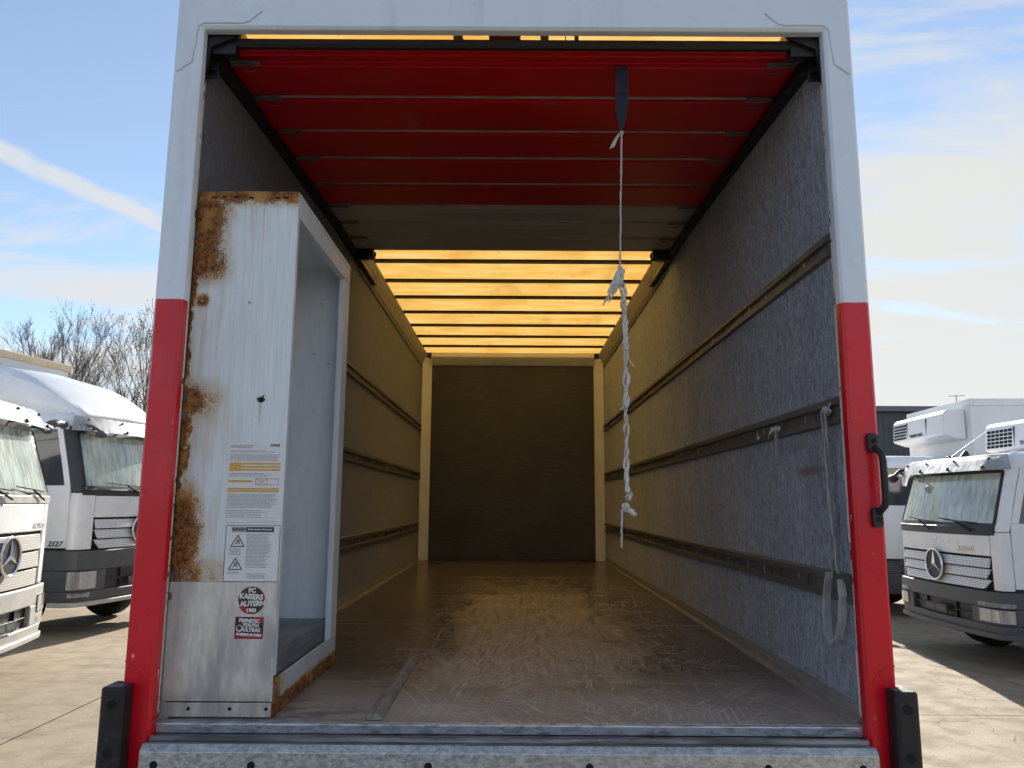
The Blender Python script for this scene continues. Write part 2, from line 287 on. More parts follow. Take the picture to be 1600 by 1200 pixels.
def m_locker():
    # face of the steel locker: chalky white paint, rust along the outer and upper edges with drips
    s = NT('locker_face'); co = s.tc.outputs['Object']; x = s.xyz()
    st = s.noise(s.co((1, 1, .03)), 120, 6, .7); sp = s.noise(s.co((1, 1, .5)), 60, 6, .7)
    base = s.mix(s.mr(st, .3, .7), (0.70, 0.77, 0.80), (0.84, 0.90, 0.92)); base = s.mix(s.ma('MULTIPLY', s.mr(sp, .62, .70), .4), base, (0.30, 0.31, 0.31))
    yel = s.ma('MULTIPLY', s.mr(x[0], .34, .02), s.mr(s.noise(s.co((1, 1, .12)), 22, 5, .6), .42, .7)); base = s.mix(s.ma('MULTIPLY', yel, .7), base, (0.56, 0.49, 0.34))
    n = s.ma('SUBTRACT', s.noise(s.co((1, 1, .7)), 14, 8, .7), .5); n2 = s.ma('SUBTRACT', s.noise(co, 60, 6, .7), .5)
    xr = s.ma('ADD', x[0], s.ma('ADD', s.ma('MULTIPLY', s.ma('SUBTRACT', s.noise(s.co((1, 1, .8)), 9, 4, .65), .5), .16), s.ma('MULTIPLY', n2, .03)))
    def zone(z0, z1, soft, w):                  # rust eating in from the outer edge between two heights
        zz = s.ma('MULTIPLY', s.mr(x[2], z0-soft, z0+soft), s.mr(x[2], z1+soft, z1-soft)); return s.ma('MULTIPLY', zz, s.mr(xr, w*2.5, w*.1))
    def blob(cx, cz, r):
        a = s.ma('DIVIDE', s.ma('SUBTRACT', x[0], cx), r); b = s.ma('DIVIDE', s.ma('SUBTRACT', x[2], cz), r); d = s.ma('SQRT', s.ma('ADD', s.ma('MULTIPLY', a, a), s.ma('MULTIPLY', b, b))); return s.mr(d, 1.6, .2)
    zs = [zone(1.58, 1.92, .06, .090), zone(1.06, 1.18, .07, .085), zone(.47, .80, .07, .062), zone(.44, .53, .08, .13), s.ma('MULTIPLY', s.mr(x[2], 1.845, 1.93), s.mr(s.noise(s.co((1, 1, .3)), 14, 3), .2, .5, .55, .85)), zone(.44, 1.94, .02, .012), blob(.045, 1.50, .028)]
    mk = zs[0]
    for z in zs[1:]: mk = s.ma('MAXIMUM', mk, z)
    near = s.mr(mk, .02, .5)
    mk = s.ma('ADD', mk, s.ma('MULTIPLY', s.ma('ADD', n, s.ma('MULTIPLY', n2, .6)), s.ma('ADD', .12, s.ma('MULTIPLY', near, .75))))
    spots = s.ma('MULTIPLY', s.mr(s.voro(s.co((1, 1, .8)), 16), .06, .02), .8); spots = s.ma('MULTIPLY', spots, s.mr(s.noise(co, 6, 2), .54, .6))
    mk = s.ma('MAXIMUM', mk, spots); mk = s.ma('MAXIMUM', mk, s.ma('MULTIPLY', blob(.287, 1.122, .012), 1.0)); mk = s.ma('MAXIMUM', mk, s.ma('MULTIPLY', blob(.10, 1.122, .012), .8))
    # runs of rust water below the top edge and below the hole
    drip = s.ma('MULTIPLY', s.mr(s.noise(s.co((1, 1, .02), (2, 0, 0)), 70, 2, .6), .54, .66), s.mr(s.ma('ADD', x[2], s.ma('MULTIPLY', s.noise(s.co((1, 1, .0)), 30, 2), .3)), 1.58, 2.05)); mk = s.ma('MAXIMUM', mk, s.ma('MULTIPLY', drip, .34))
    d2 = s.ma('MULTIPLY', s.mr(s.ma('ABSOLUTE', s.ma('SUBTRACT', x[0], .288)), .006, .002), s.ma('MULTIPLY', s.mr(x[2], .98, 1.1), s.mr(x[2], 1.13, 1.12))); mk = s.ma('MAXIMUM', mk, s.ma('MULTIPLY', d2, .42))
    rust_nodes(s, mk, base, .45)
m_locker()
def m_locker2(name, base_a, base_b, edge):
    s = NT(name); co = s.tc.outputs['Object']; x = s.xyz()
    base = s.mix(s.mr(s.noise(s.co((1, 1, .2)), 30, 6, .65), .3, .7), base_a, base_b)
    sm = s.mr(s.noise(co, 7, 8, .72), .60, .70); base = s.mix(s.ma('MULTIPLY', sm, .3), base, (0.28, 0.29, 0.30))
    pits = s.mr(s.voro(co, 12), .045, .03); base = s.mix(s.ma('MULTIPLY', pits, s.mr(s.noise(co, 5, 2), .5, .6)), base, (0.05, 0.05, 0.05))
    n = s.ma('SUBTRACT', s.noise(s.co((1, 1, 1)), 20, 8, .72), .5)
    if edge: mk = s.ma('ADD', s.ma('MAXIMUM', s.mr(x[2], .085, .03), s.ma('MULTIPLY', s.mr(x[1], .22, .0), .75)), s.ma('MULTIPLY', n, .9))
    else: mk = s.ma('MULTIPLY', s.mr(n, .16, .24), .55)
    rust_nodes(s, mk, base, .42)
m_locker2('locker_inside', (0.70, 0.77, 0.83), (0.78, 0.84, 0.89), False); m_locker2('locker_sill', (0.56, 0.62, 0.67), (0.66, 0.72, 0.76), True)
def m_tread():
    s = NT('locker_plate'); co = s.tc.outputs['Object']; x = s.xyz()
    n = s.noise(s.co((1, 1, .25)), 40, 7, .7); b = s.noise(s.co((2.2, 1, .6)), 4, 5)
    c = s.mix(s.mr(n, .3, .7), (0.62, 0.60, 0.55), (0.78, 0.76, 0.70)); c = s.mix(s.ma('MULTIPLY', s.mr(b, .45, .7), .7), c, (0.30, 0.30, 0.30))
    sp = s.mr(s.voro(co, 70), .16, .08); c = s.mix(s.ma('MULTIPLY', sp, s.mr(s.noise(co, 9, 3), .5, .62)), c, (0.75, 0.74, 0.70))
    gr = s.ma('MULTIPLY', s.mr(x[2], .12, .05), s.mr(n, .3, .6)); c = s.mix(s.ma('MULTIPLY', gr, .5), c, (0.16, 0.15, 0.13))
    s.set(c, s.mr(b, .3, .7, .32, .5), .35); s.bump(n, .12, .003)
m_tread()
def m_galv():
    s = NT('galvanised'); co = s.tc.outputs['Object']
    v = s.n('ShaderNodeTexVoronoi'); s.put(v.inputs['Vector'], s.co((1, 1, 1.4))); v.inputs['Scale'].default_value = 95
    sp = s.n('ShaderNodeSeparateColor'); s.L.new(v.outputs['Color'], sp.inputs[0])
    f = s.ma('ADD', s.ma('MULTIPLY', sp.outputs[0], .22), s.ma('MULTIPLY', s.noise(s.co((1, 1, 1.6)), 30, 5, .7), .78))
    c = s.mix(s.mr(f, .3, .7), (0.36, 0.38, 0.38), (0.64, 0.66, 0.66)); c = s.mix(s.ma('MULTIPLY', s.mr(s.noise(co, 5, 8, .7), .55, .7), .4), c, (0.22, 0.20, 0.17))
    s.set(c, s.mr(f, .3, .7, .35, .55), .7); s.bump(s.noise(co, 90, 5), .1, .003)
m_galv()
def m_sill():
    s = NT('sill_worn'); co = s.tc.outputs['Object']
    n = s.noise(s.co((.7, 2, 2)), 22, 8, .7)
    c = s.mix(s.mr(n, .30, .62), (0.27, 0.28, 0.30), (0.68, 0.70, 0.74)); s.set(c, s.mr(n, .3, .7, .5, .3), .6); s.bump(n, .25, .004)
    s = NT('sill_dark'); co = s.tc.outputs['Object']
    n = s.noise(s.co((.25, 3, 3)), 14, 7, .65); w = s.mr(s.noise(s.co((.4, 2, 1)), 3, 4), .45, .6)
    c = s.mix(s.mr(n, .35, .7), (0.10, 0.096, 0.095), (0.28, 0.28, 0.285)); s.set(c, s.ma('SUBTRACT', .5, s.ma('MULTIPLY', w, .38)), .35); s.bump(n, .2, .004)
m_sill()
def m_wood(name, a, b, along):
    s = NT(name); sc = (1, .12, 1) if along == 'y' else (.12, 1, 1)
    g = s.noise(s.co(sc), 60, 7, .7); c = s.mix(s.mr(g, .3, .7), a, b); s.set(c, .7); s.bump(g, .3, .004)
m_wood('batten_wood', (0.17, 0.155, 0.135), (0.34, 0.31, 0.27), 'y'); m_wood('kick_strip', (0.22, 0.205, 0.18), (0.34, 0.32, 0.285), 'y')
def m_shelf():
    s = NT('shelf_ply'); x = s.xyz(); n = s.noise(s.co((1, .15, 1)), 30, 6, .7)
    lay = s.mr(s.ma('SINE', s.ma('MULTIPLY', x[2], 520)), -.3, .6); c = s.mix(s.mr(n, .3, .7), (0.16, 0.175, 0.195), (0.30, 0.32, 0.34))
    c = s.mix(s.ma('MULTIPLY', lay, .35), c, (0.07, 0.075, 0.085)); s.set(c, .55); s.bump(n, .2, .003)
m_shelf()
def m_fabric(name, a, b):
    s = NT(name); co = s.tc.outputs['Object']
    w = s.ma('SINE', s.ma('MULTIPLY', s.xyz()[2], 1500)); n = s.noise(s.co((1, 1, .3)), 60, 6, .7)
    c = s.mix(s.mr(n, .3, .7), a, b); s.set(c, .9, Sheen_Weight=.2); s.bump(s.ma('ADD', s.ma('MULTIPLY', w, .3), n), .4, .003)
m_fabric('rope_white', (0.46, 0.45, 0.42), (0.76, 0.74, 0.69)); m_fabric('strap_grey', (0.36, 0.36, 0.34), (0.62, 0.62, 0.58))
def m_edge():
    s = NT('edge_strip'); n = s.noise(s.co((1, 1, .55)), 18, 6, .7)
    c = s.mix(s.mr(n, .58, .62), (0.82, 0.80, 0.72), (0.03, 0.028, 0.026)); c = s.mix(s.ma('MULTIPLY', s.mr(s.noise(s.co(), 40, 5), .5, .7), .5), c, (0.25, 0.21, 0.16)); s.set(c, .7)
m_edge()
def m_concrete(name, a, b):
    s = NT(name); co = s.tc.outputs['Object']
    gm = s.n('ShaderNodeNewGeometry'); P = gm.outputs['Position']
    def nz(scale, d, r=.6, st=(1, 1, 1)):
        mp = s.n('ShaderNodeMapping'); mp.inputs['Scale'].default_value = st; s.L.new(P, mp.inputs[0]); return s.noise(mp.outputs[0], scale, d, r)
    fine = nz(60, 6, .75); mid = nz(3.2, 7, .65); big = nz(.35, 4, .6)
    c = s.mix(s.mr(fine, .3, .7), a, b); c = s.mix(s.ma('MULTIPLY', s.mr(mid, .42, .68), .5), c, [v*.62 for v in a]); c = s.mix(s.ma('MULTIPLY', s.mr(big, .4, .7), .4), c, [v*.75 for v in a])
    agg = s.n('ShaderNodeTexVoronoi'); s.L.new(P, agg.inputs['Vector']); agg.inputs['Scale'].default_value = 42; c = s.mix(s.ma('MULTIPLY', s.mr(agg.outputs['Distance'], .30, .18), .22), c, (0.45, 0.42, 0.37))
    oil = s.mr(nz(1.1, 5, .6), .68, .78); c = s.mix(s.ma('MULTIPLY', oil, .55), c, (0.05, 0.045, 0.04))
    oi = s.n('ShaderNodeObjectInfo'); c = s.mix(s.ma('MULTIPLY', oi.outputs['Random'], .30), c, [v*.62 for v in a])
    tyre = s.ma('MULTIPLY', s.mr(nz(.9, 4, .6, (.35, 2.2, 1)), .56, .70), .38); c = s.mix(tyre, c, (0.075, 0.068, 0.06))
    ck = s.n('ShaderNodeTexVoronoi', feature='DISTANCE_TO_EDGE'); mp = s.n('ShaderNodeMapping'); mp.inputs['Scale'].default_value = (.22, .3, 1); s.L.new(P, mp.inputs[0])
    wv = s.n('ShaderNodeVectorMath', operation='MULTIPLY_ADD'); wn = s.n('ShaderNodeTexNoise'); wn.inputs['Scale'].default_value = 1.6; s.L.new(P, wn.inputs['Vector']); s.L.new(wn.outputs['Color'], wv.inputs[0]); wv.inputs[1].default_value = (.16, .16, 0); s.L.new(mp.outputs[0], wv.inputs[2]); s.L.new(wv.outputs[0], ck.inputs['Vector'])
    c = s.mix(s.ma('MULTIPLY', s.mr(ck.outputs['Distance'], .004, .0015), s.mr(big, .42, .5, 0, .8)), c, (0.05, 0.045, 0.038))
    s.set(c, s.mr(mid, .3, .7, .75, .95)); s.bump(fine, .35, .01)
m_concrete('concrete', (0.26, 0.204, 0.135), (0.40, 0.32, 0.22)); m_concrete('yard_base', (0.13, 0.115, 0.095), (0.2, 0.18, 0.15))
def m_glass(name, col, lo, hi, rough):
    s = NT(name); co = s.tc.outputs['Object']
    streak = s.noise(s.co((1.6, 1, .16)), 9, 6, .65); fog = s.noise(co, 1.5, 4)
    f = s.ma('ADD', s.ma('MULTIPLY', streak, .5), s.ma('MULTIPLY', fog, .5))
    s.set(s.mix(s.mr(streak, .35, .65), [v*.8 for v in col], col), s.mr(f, .3, .7, rough, rough+.12), 0.0, Specular_IOR_Level=0.8, Alpha=s.mr(f, .36, .62, lo, hi), Coat_Weight=1.0, Coat_Roughness=.02)
m_glass('windscreen_dewy', (0.56, 0.64, 0.56), .50, .88, .06); m_glass('side_glass', (0.012, 0.014, 0.016), .80, .92, .03); m_glass('visor_plastic', (0.40, 0.40, 0.38), .55, .9, .22); m_glass('lamp_glass', (0.62, 0.63, 0.64), .25, .5, .05)
def m_dots(name, col):
    s = NT(name); d = s.voro(s.co((1, 0.0, 1)), 38, 'F1', 0.0); f = s.mr(d, .34, .26); s.set(s.mix(f, col, [v*.25 for v in col]), .35, Coat_Weight=.2)
m_dots('grille_white', (0.74, 0.75, 0.77)); m_dots('grille_silver', (0.58, 0.56, 0.52))
def m_leaf():
    s = NT('dry_leaf'); n = s.noise(s.tc.outputs['Object'], 3, 3); s.set(s.mix(s.mr(n, .3, .7), (0.10, 0.09, 0.03), (0.17, 0.14, 0.05)), .8)
m_leaf()

# ------------------------------------------------------------------ mesh helpers
class MB:
    def __init__(s): s.v = []; s.f = []
    def add(s, vs, fs):
        o = len(s.v); s.v += [tuple(p) for p in vs]; s.f += [tuple(i+o for i in f) for f in fs]; return s
    def box(s, x0, x1, y0, y1, z0, z1):
        return s.add([(x0, y0, z0), (x1, y0, z0), (x1, y1, z0), (x0, y1, z0), (x0, y0, z1), (x1, y0, z1), (x1, y1, z1), (x0, y1, z1)],
                     [(3, 2, 1, 0), (4, 5, 6, 7), (0, 1, 5, 4), (1, 2, 6, 5), (2, 3, 7, 6), (3, 0, 4, 7)])
    def quad(s, a, b, c, d): return s.add([a, b, c, d], [(0, 1, 2, 3)])
    def prism(s, prof, axis, a0, a1):
        """closed 2-D outline swept along an axis; the outline holds the other two coordinates in xyz order"""
        n = len(prof)
        def P(p, a): return {'x': (a, p[0], p[1]), 'y': (p[0], a, p[1]), 'z': (p[0], p[1], a)}[axis]
        return s.add([P(p, a0) for p in prof]+[P(p, a1) for p in prof], [(i, (i+1) % n, n+(i+1) % n, n+i) for i in range(n)]+[tuple(range(n))[::-1], tuple(range(n, 2*n))])
    def tube(s, pts, r, n=8, caps=True, flat=1.0):
        pts = [Vector(p) for p in pts]; rs = r if isinstance(r, (list, tuple)) else [r]*len(pts)
        rings = []; up = None
        for i, p in enumerate(pts):
            d = (pts[min(i+1, len(pts)-1)]-pts[max(i-1, 0)]).normalized()
            if up is None: up = Vector((0, 0, 1)) if abs(d.z) < .9 else Vector((1, 0, 0))
            a = d.cross(up)
            if a.length < 1e-4: a = d.cross(Vector((0, 1, 0)))
            a.normalize(); b = a.cross(d).normalized(); up = b
            rings.append([p+a*math.cos(2*math.pi*k/n)*rs[i]+b*math.sin(2*math.pi*k/n)*rs[i]*flat for k in range(n)])
        vs = [q for rg in rings for q in rg]; fs = []
        for i in range(len(pts)-1):
            for k in range(n): fs.append((i*n+k, i*n+(k+1) % n, (i+1)*n+(k+1) % n, (i+1)*n+k))
        if caps: fs += [tuple(range(n))[::-1], tuple((len(pts)-1)*n+k for k in range(n))]
        return s.add(vs, fs)
    def cyl(s, p0, p1, r, n=16): return s.tube([p0, p1], r, n)
    def ball(s, c, r, n=8, m=6, sc=(1, 1, 1)):
        vs = []; fs = []
        for i in range(m+1):
            t = math.pi*i/m
            for k in range(n): vs.append((c[0]+sc[0]*r*math.sin(t)*math.cos(2*math.pi*k/n), c[1]+sc[1]*r*math.sin(t)*math.sin(2*math.pi*k/n), c[2]+sc[2]*r*math.cos(t)))
        for i in range(m):
            for k in range(n): fs.append((i*n+k, i*n+(k+1) % n, (i+1)*n+(k+1) % n, (i+1)*n+k))
        return s.add(vs, fs)
    def ribbon(s, pts, wvec, th):
        """flat webbing: wvec is one half-width vector or one for each point"""
        pts = [Vector(p) for p in pts]; w = [Vector(q) for q in wvec] if isinstance(wvec, list) else [Vector(wvec)]*len(pts)
        vs = []; fs = []
        for i, p in enumerate(pts):
            d = (pts[min(i+1, len(pts)-1)]-pts[max(i-1, 0)]).normalized(); nn = d.cross(w[i]).normalized()*th/2
            vs += [p-w[i]-nn, p+w[i]-nn, p+w[i]+nn, p-w[i]+nn]
        for i in range(len(pts)-1):
            for k in range(4): fs.append((i*4+k, i*4+(k+1) % 4, i*4+4+(k+1) % 4, i*4+4+k))
        e = (len(pts)-1)*4; fs += [(3, 2, 1, 0), (e, e+1, e+2, e+3)]
        return s.add(vs, fs)
    def mesh(s, name, smooth=None):
        me = bpy.data.meshes.new(name); me.from_pydata(s.v, [], s.f); me.update()
        bm = bmesh.new(); bm.from_mesh(me); bmesh.ops.recalc_face_normals(bm, faces=bm.faces); bm.to_mesh(me); bm.free()
        if smooth is not None:
            me.polygons.foreach_set('use_smooth', [True]*len(me.polygons)); me.set_sharp_from_angle(angle=R(smooth))
        return me
    def build(s, name, mat, parent=None, smooth=None, bev=0.0, label=None, kind=None, seg=2):
        me = s.mesh(name, smooth); me.materials.append(MATS[mat])
        o = bpy.data.objects.new(name, me); COL.objects.link(o); o.parent = parent
        if bev:
            b = o.modifiers.new('bevel', 'BEVEL'); b.width = bev; b.segments = seg; b.limit_method = 'ANGLE'; b.angle_limit = R(40)
        if label: o['label'] = label
        if kind: o['kind'] = kind
        return o
def box(name, mat, parent, *a, bev=0.003, **k): return MB().box(*a).build(name, mat, parent, bev=bev, **k)
def dup(o, parent, loc=None):
    c = o.copy(); COL.objects.link(c); c.parent = parent
    if loc: c.location = loc
    return c
def thing(name, loc, label, cat, rz=0, group=None):
    e = bpy.data.objects.new(name, None); COL.objects.link(e); e.location = loc; e.rotation_euler = (0, 0, rz); e.empty_display_size = .3
    e['label'] = label; e['category'] = cat
    if group: e['group'] = group
    return e
def tag(o, label, cat, group=None):
    o['label'] = label; o['category'] = cat
    if group: o['group'] = group
    return o
def text_mb(mb, body, size, M, align='CENTER', ext=0.0006, shear=0.0, bold=0.0, space=1.0):
    """append lettering to a mesh builder, standing in the x-y plane of matrix M"""
    cu = bpy.data.curves.new('lettering', 'FONT'); cu.body = body; cu.size = size; cu.align_x = align; cu.align_y = 'CENTER'; cu.extrude = ext; cu.shear = shear; cu.offset = bold; cu.resolution_u = 2; cu.space_character = space
    o = bpy.data.objects.new('lettering', cu); COL.objects.link(o)
    dg = bpy.context.evaluated_depsgraph_get(); me = bpy.data.meshes.new_from_object(o.evaluated_get(dg))
    mb.add([M @ v.co for v in me.vertices], [tuple(p.vertices) for p in me.polygons])
    bpy.data.objects.remove(o); bpy.data.curves.remove(cu); bpy.data.meshes.remove(me)
    return mb
def face_rear(x, y, z, tilt=0.0):
    """matrix for lettering that faces -Y"""
    return Matrix.Translation((x, y, z)) @ Matrix.Rotation(R(90), 4, 'X') @ Matrix.Rotation(tilt, 4, 'Z')

# ------------------------------------------------------------------ the yard
g = MB(); g.quad((-400, -200, -.03), (400, -200, -.03), (400, 700, -.03), (-400, 700, -.03))
ground = g.build('ground', 'yard_base'); ground['kind'] = 'structure'
slab_me = {}
cols = [(-19.22, 6.55), (-14.22, 5.6), (-9.22, 6.55), (-4.22, 6.55), (.78, 5.0), (5.78, 5.0), (10.78, 5.0), (15.78, 6.0)]
for i, (x0, oy) in enumerate(cols):
    for k in range(-2, 6):
        y0 = oy+5*k
        if 'a' not in slab_me:
            m = MB().box(0, 4.985, 0, 4.985, -.025, 0).mesh('slab'); m.materials.append(MATS['concrete']); slab_me['a'] = m
        o = bpy.data.objects.new('slab', slab_me['a']); COL.objects.link(o); o.parent = ground; o.location = (x0, y0, rnd.uniform(-.004, .002))

# ------------------------------------------------------------------ the box truck seen into
T = thing('box_truck', (0, 0, 0), 'red and white box truck with its roller door up, seen into from behind', 'truck')
T.location = (0, 0, FZ)
HW = 1.225; LEN = 7.40; HT = 2.70
# floor
fl = box('floor', 'kick_strip', T, -HW, HW, -.004, LEN, -.06, -.006, bev=0)
seams = [0.0, .605, 2.137, 3.621, 5.189, 6.70, LEN]
for y in seams[1:-1]: box('seam_filler', 'seam_pale', fl, -HW+.04, HW-.04, y-.004, y+.004, -.006, -.0005, bev=0)
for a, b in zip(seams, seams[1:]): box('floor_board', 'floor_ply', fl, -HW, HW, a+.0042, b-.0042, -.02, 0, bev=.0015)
for s in (-1, 1):
    MB().prism([(s*HW, .0), (s*(HW-.034), .0), (s*(HW-.032), .006), (s*(HW-.012), .012), (s*(HW-.006), .06), (s*HW, .06)], 'y', 0.02, LEN).build('kick_strip', 'kick_strip', fl)
MB().prism([(-.502, .001), (-.494, .016), (-.478, .024), (-.460, .024), (-.446, .015), (-.438, .001)], 'y', .015, 1.05).build('floor_batten', 'batten_wood', fl, smooth=50, bev=.004)
MB().box(-.59, -.40, 1.30, 1.315, .0005, .003).box(-.415, -.40, 1.315, 1.95, .0005, .003).build('floor_marks', 'batten_wood', fl)
# walls, each with a lashing rail at three heights
def lash_rail(parent, s, z0, z1, y0, y1, seed):
    r_ = random.Random(seed); m = MB(); d = .018; X = lambda t: s*(HW-t)
    m.prism([(X(0), z0-.006), (X(d), z0), (X(d), z0+.022), (X(.004), z0+.026), (X(0), z0+.026)], 'y', y0, y1)
    m.prism([(X(0), z1+.010), (X(d), z1+.002), (X(d), z1-.022), (X(.004), z1-.026), (X(0), z1-.026)], 'y', y0, y1)
    m.add([(X(.002), y0, z0+.026), (X(.002), y1, z0+.026), (X(.002), y1, z1-.026), (X(.002), y0, z1-.026)], [(0, 1, 2, 3)])
    o = m.build('lashing_rail', 'rail_steel', parent)
    k = MB(); dk = MB(); y = y0+.12
    while y < y1-.04:
        zc0, zc1 = z0+.027, z1-.027
        (k if r_.random() < .3 else dk).box(min(X(.010), X(.0135)), max(X(.010), X(.0135)), y, y+.005, zc0, zc1)
        y += r_.choice((.10, .10, .10, .12, .16, .26))
    k.build('rail_pins', 'steel_pin', parent, kind='stuff'); dk.build('rail_ribs', 'bow_dark', parent, kind='stuff')
    return o
for s, mt in ((-1, 'felt_wall_shaded'), (1, 'felt_wall')):
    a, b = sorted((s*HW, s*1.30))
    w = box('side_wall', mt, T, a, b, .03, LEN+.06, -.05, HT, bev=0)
    for i, (z0, z1) in enumerate(((1.692, 1.772), (1.050, 1.140), (.400, .492))):
        lash_rail(w, s, z0, z1, .035, LEN-.13, 11+i+s*5)
    a, b = sorted((s*1.302, s*1.312)); box('outer_skin', 'white_body', w, a, b, .031, LEN+.07, -.10, 2.771, bev=0)
    # cove between wall and roof
    MB().prism([(s*HW, 2.60), (s*(HW-.012), 2.605), (s*(HW-.02), 2.63), (s*(HW-.055), 2.715), (s*(HW-.06), 2.745), (s*HW, 2.745)], 'y', .05, LEN).build('cornice', 'aluminium_dull', w, smooth=35)
    MB().prism([(s*HW, 2.555), (s*(HW-.010), 2.555), (s*(HW-.010), 2.598), (s*HW, 2.598)], 'y', 3.0, LEN).build('trim_strip', 'felt_wall_shaded', w)
    # chipped pale edging at the rear end of the wall
    z = 0.02; a, b = sorted((s*(HW-.007), s*(HW+.004)))
    r3 = random.Random(3+s)
    while z < 2.46:
        h = r3.uniform(.05, .42); box('wall_edging', 'edge_strip', w, a+r3.uniform(-.003, .003), b, -.008+r3.uniform(-.004, .004), .028, z, min(z+h, 2.48)); z += h+r3.choice((.002, .002, .012, .03))
    # dark upright door channel between edging and post
    a, b = sorted((s*(HW-.004), s*1.26)); box('door_channel', 'black_steel', w, a, b, -.0135, -.010, -.04, 2.56, bev=0)
# front bulkhead
bw = box('front_wall', 'bulkhead_ply', T, -HW, HW, LEN, LEN+.05, -.02, 2.762, bev=0)
for s in (-1, 1):
    MB().prism([(s*HW, LEN-.115), (s*(HW-.012), LEN-.125), (s*(HW-.05), LEN-.085), (s*(HW-.125), LEN-.012), (s*(HW-.125), LEN), (s*HW, LEN)], 'z', .001, 2.69).build('corner_post', 'post_paint', bw, smooth=30, bev=.006)
MB().prism([(LEN-.12, 2.755), (LEN-.12, 2.70), (LEN-.10, 2.675), (LEN-.02, 2.60), (LEN-.001, 2.595), (LEN-.001, 2.755)], 'x', -HW+.125, HW-.125).build('top_trim', 'post_paint', bw, bev=.006)
box('base_trim', 'black_steel', bw, -HW+.13, HW-.13, LEN-.012, LEN-.001, .001, .03)
# translucent roof on hoops
bows = [.54, 1.11, 1.68, 2.25, 2.82, 3.39, 3.957, 4.513, 5.108, 5.708, 6.291, 6.874]
rf = MB().box(-1.312, -1.175, -.012, LEN+.06, 2.7465, 2.7715).box(1.175, 1.312, -.012, LEN+.06, 2.7465, 2.7715).box(-1.17, 1.17, LEN-.05, LEN+.06, 2.7625, 2.7715).build('roof', 'aluminium_dull', T)
edges = [-.012]+bows+[LEN+.06]
for a, b in zip(edges, edges[1:]): box('roof_panel', 'roof_translucent', rf, -1.312, 1.312, a, b-.0005, 2.772, 2.776, bev=0)
for y in bows:
    MB().prism([(y-.03, 2.7705), (y-.03, 2.768), (y-.007, 2.766), (y-.007, 2.744), (y+.008, 2.744), (y+.008, 2.766), (y+.03, 2.768), (y+.03, 2.7705)], 'x', -1.17, 1.17).build('roof_bow', 'bow_dark', rf)
# rear frame: one welded hoop, two posts and the header, white above and red below
def rear_frame():
    prof = [(.0, -.015), (.0, -.050), (.012, -.060), (.095, -.060), (.108, -.048), (.108, .03), (.057, .03), (.057, -.015)]
    td = lambda d: d if d < .05 else d+.205
    st = [[(-(1.205+d), y, -.42) for d, y in prof], [(-(1.205+d), y, 2.5665+td(d)) for d, y in prof], [(1.205+d, y, 2.5665+td(d)) for d, y in prof], [(1.205+d, y, -.42) for d, y in prof]]
    n = len(prof); fs = [tuple(range(n)), tuple(range(3*n, 4*n))]
    for k in range(3): fs += [(k*n+i, k*n+(i+1) % n, (k+1)*n+(i+1) % n, (k+1)*n+i) for i in range(n)]
    return MB().add([p for r_ in st for p in r_], fs).build('rear_frame', 'frame_paint', T, bev=.004, label='rear frame hoop painted white above and red below')
p = hp = hd = rear_frame()
for s in (-1, 1):
    b = MB().prism([(s*1.268, -.062), (s*1.268, -.125), (s*1.276, -.135), (s*1.338, -.135), (s*1.346, -.125), (s*1.346, -.03), (s*1.315, -.03), (s*1.315, -.062)], 'z', -.42, .14)
    rb = b.build('rubber_buffer', 'black_rubber', p, bev=.010, seg=3)
    for z in (.085, -.065, -.215): MB().cyl((s*1.305, -.1342, z), (s*1.305, -.1368, z), .016, 14).build('buffer_hole', 'hole_black', p)
    # red gusset above the buffer
    MB().prism([(s*1.222, .10), (s*1.232, .16), (s*1.262, .197), (s*1.308, .212), (s*1.308, .205), (s*1.264, .188), (s*1.238, .156), (s*1.228, .10)], 'y', -.0635, -.0605).build('weld_seam', 'frame_paint', p, bev=.002)
    # beads of sealant round the upper corners
    pts = [(1.295, 2.385), (1.285, 2.388), (1.262, 2.408), (1.245, 2.418), (1.238, 2.425), (1.236, 2.46), (1.229, 2.50), (1.228, 2.545), (1.222, 2.575), (1.208, 2.586), (1.19, 2.588), (1.10, 2.588), (1.055, 2.587), (1.03, 2.594), (1.008, 2.613), (.98, 2.638)]
    MB().tube([(s*a, -.0602, z) for a, z in pts], .0035, 6).build('sealant_bead', 'sealant', p, smooth=60)
# a grab handle on the right post
hm = MB()
for z in (.965, .705): hm.prism([(1.262, z-.026), (1.270, z-.034), (1.290, z-.034), (1.298, z-.026), (1.298, z+.026), (1.290, z+.034), (1.270, z+.034), (1.262, z+.026)], 'y', -.0605, -.078)
hm.tube([(1.281, -.070, .945), (1.287, -.088, .940), (1.294, -.102, .925), (1.296, -.106, .90), (1.296, -.106, .77), (1.294, -.102, .745), (1.287, -.088, .730), (1.281, -.070, .725)], .0105, 8, flat=1.3)
hdl = hm.build('grab_handle', 'black_plastic', hp, smooth=45, bev=.002)
for z in (.972, .698): MB().cyl((1.28, -.0775, z), (1.28, -.0795, z), .009, 12).build('handle_bolt', 'hole_black', hp)
dm = MB(); r5 = random.Random(5)
for i in range(150): dm.ball((r5.uniform(-1.2, .55), r5.uniform(-.046, -.018), 2.5660), r5.uniform(.0012, .0028), 6, 4, (1, 1, .5))
dm.build('water_drops', 'dew_glint', hd, smooth=60, kind='stuff')
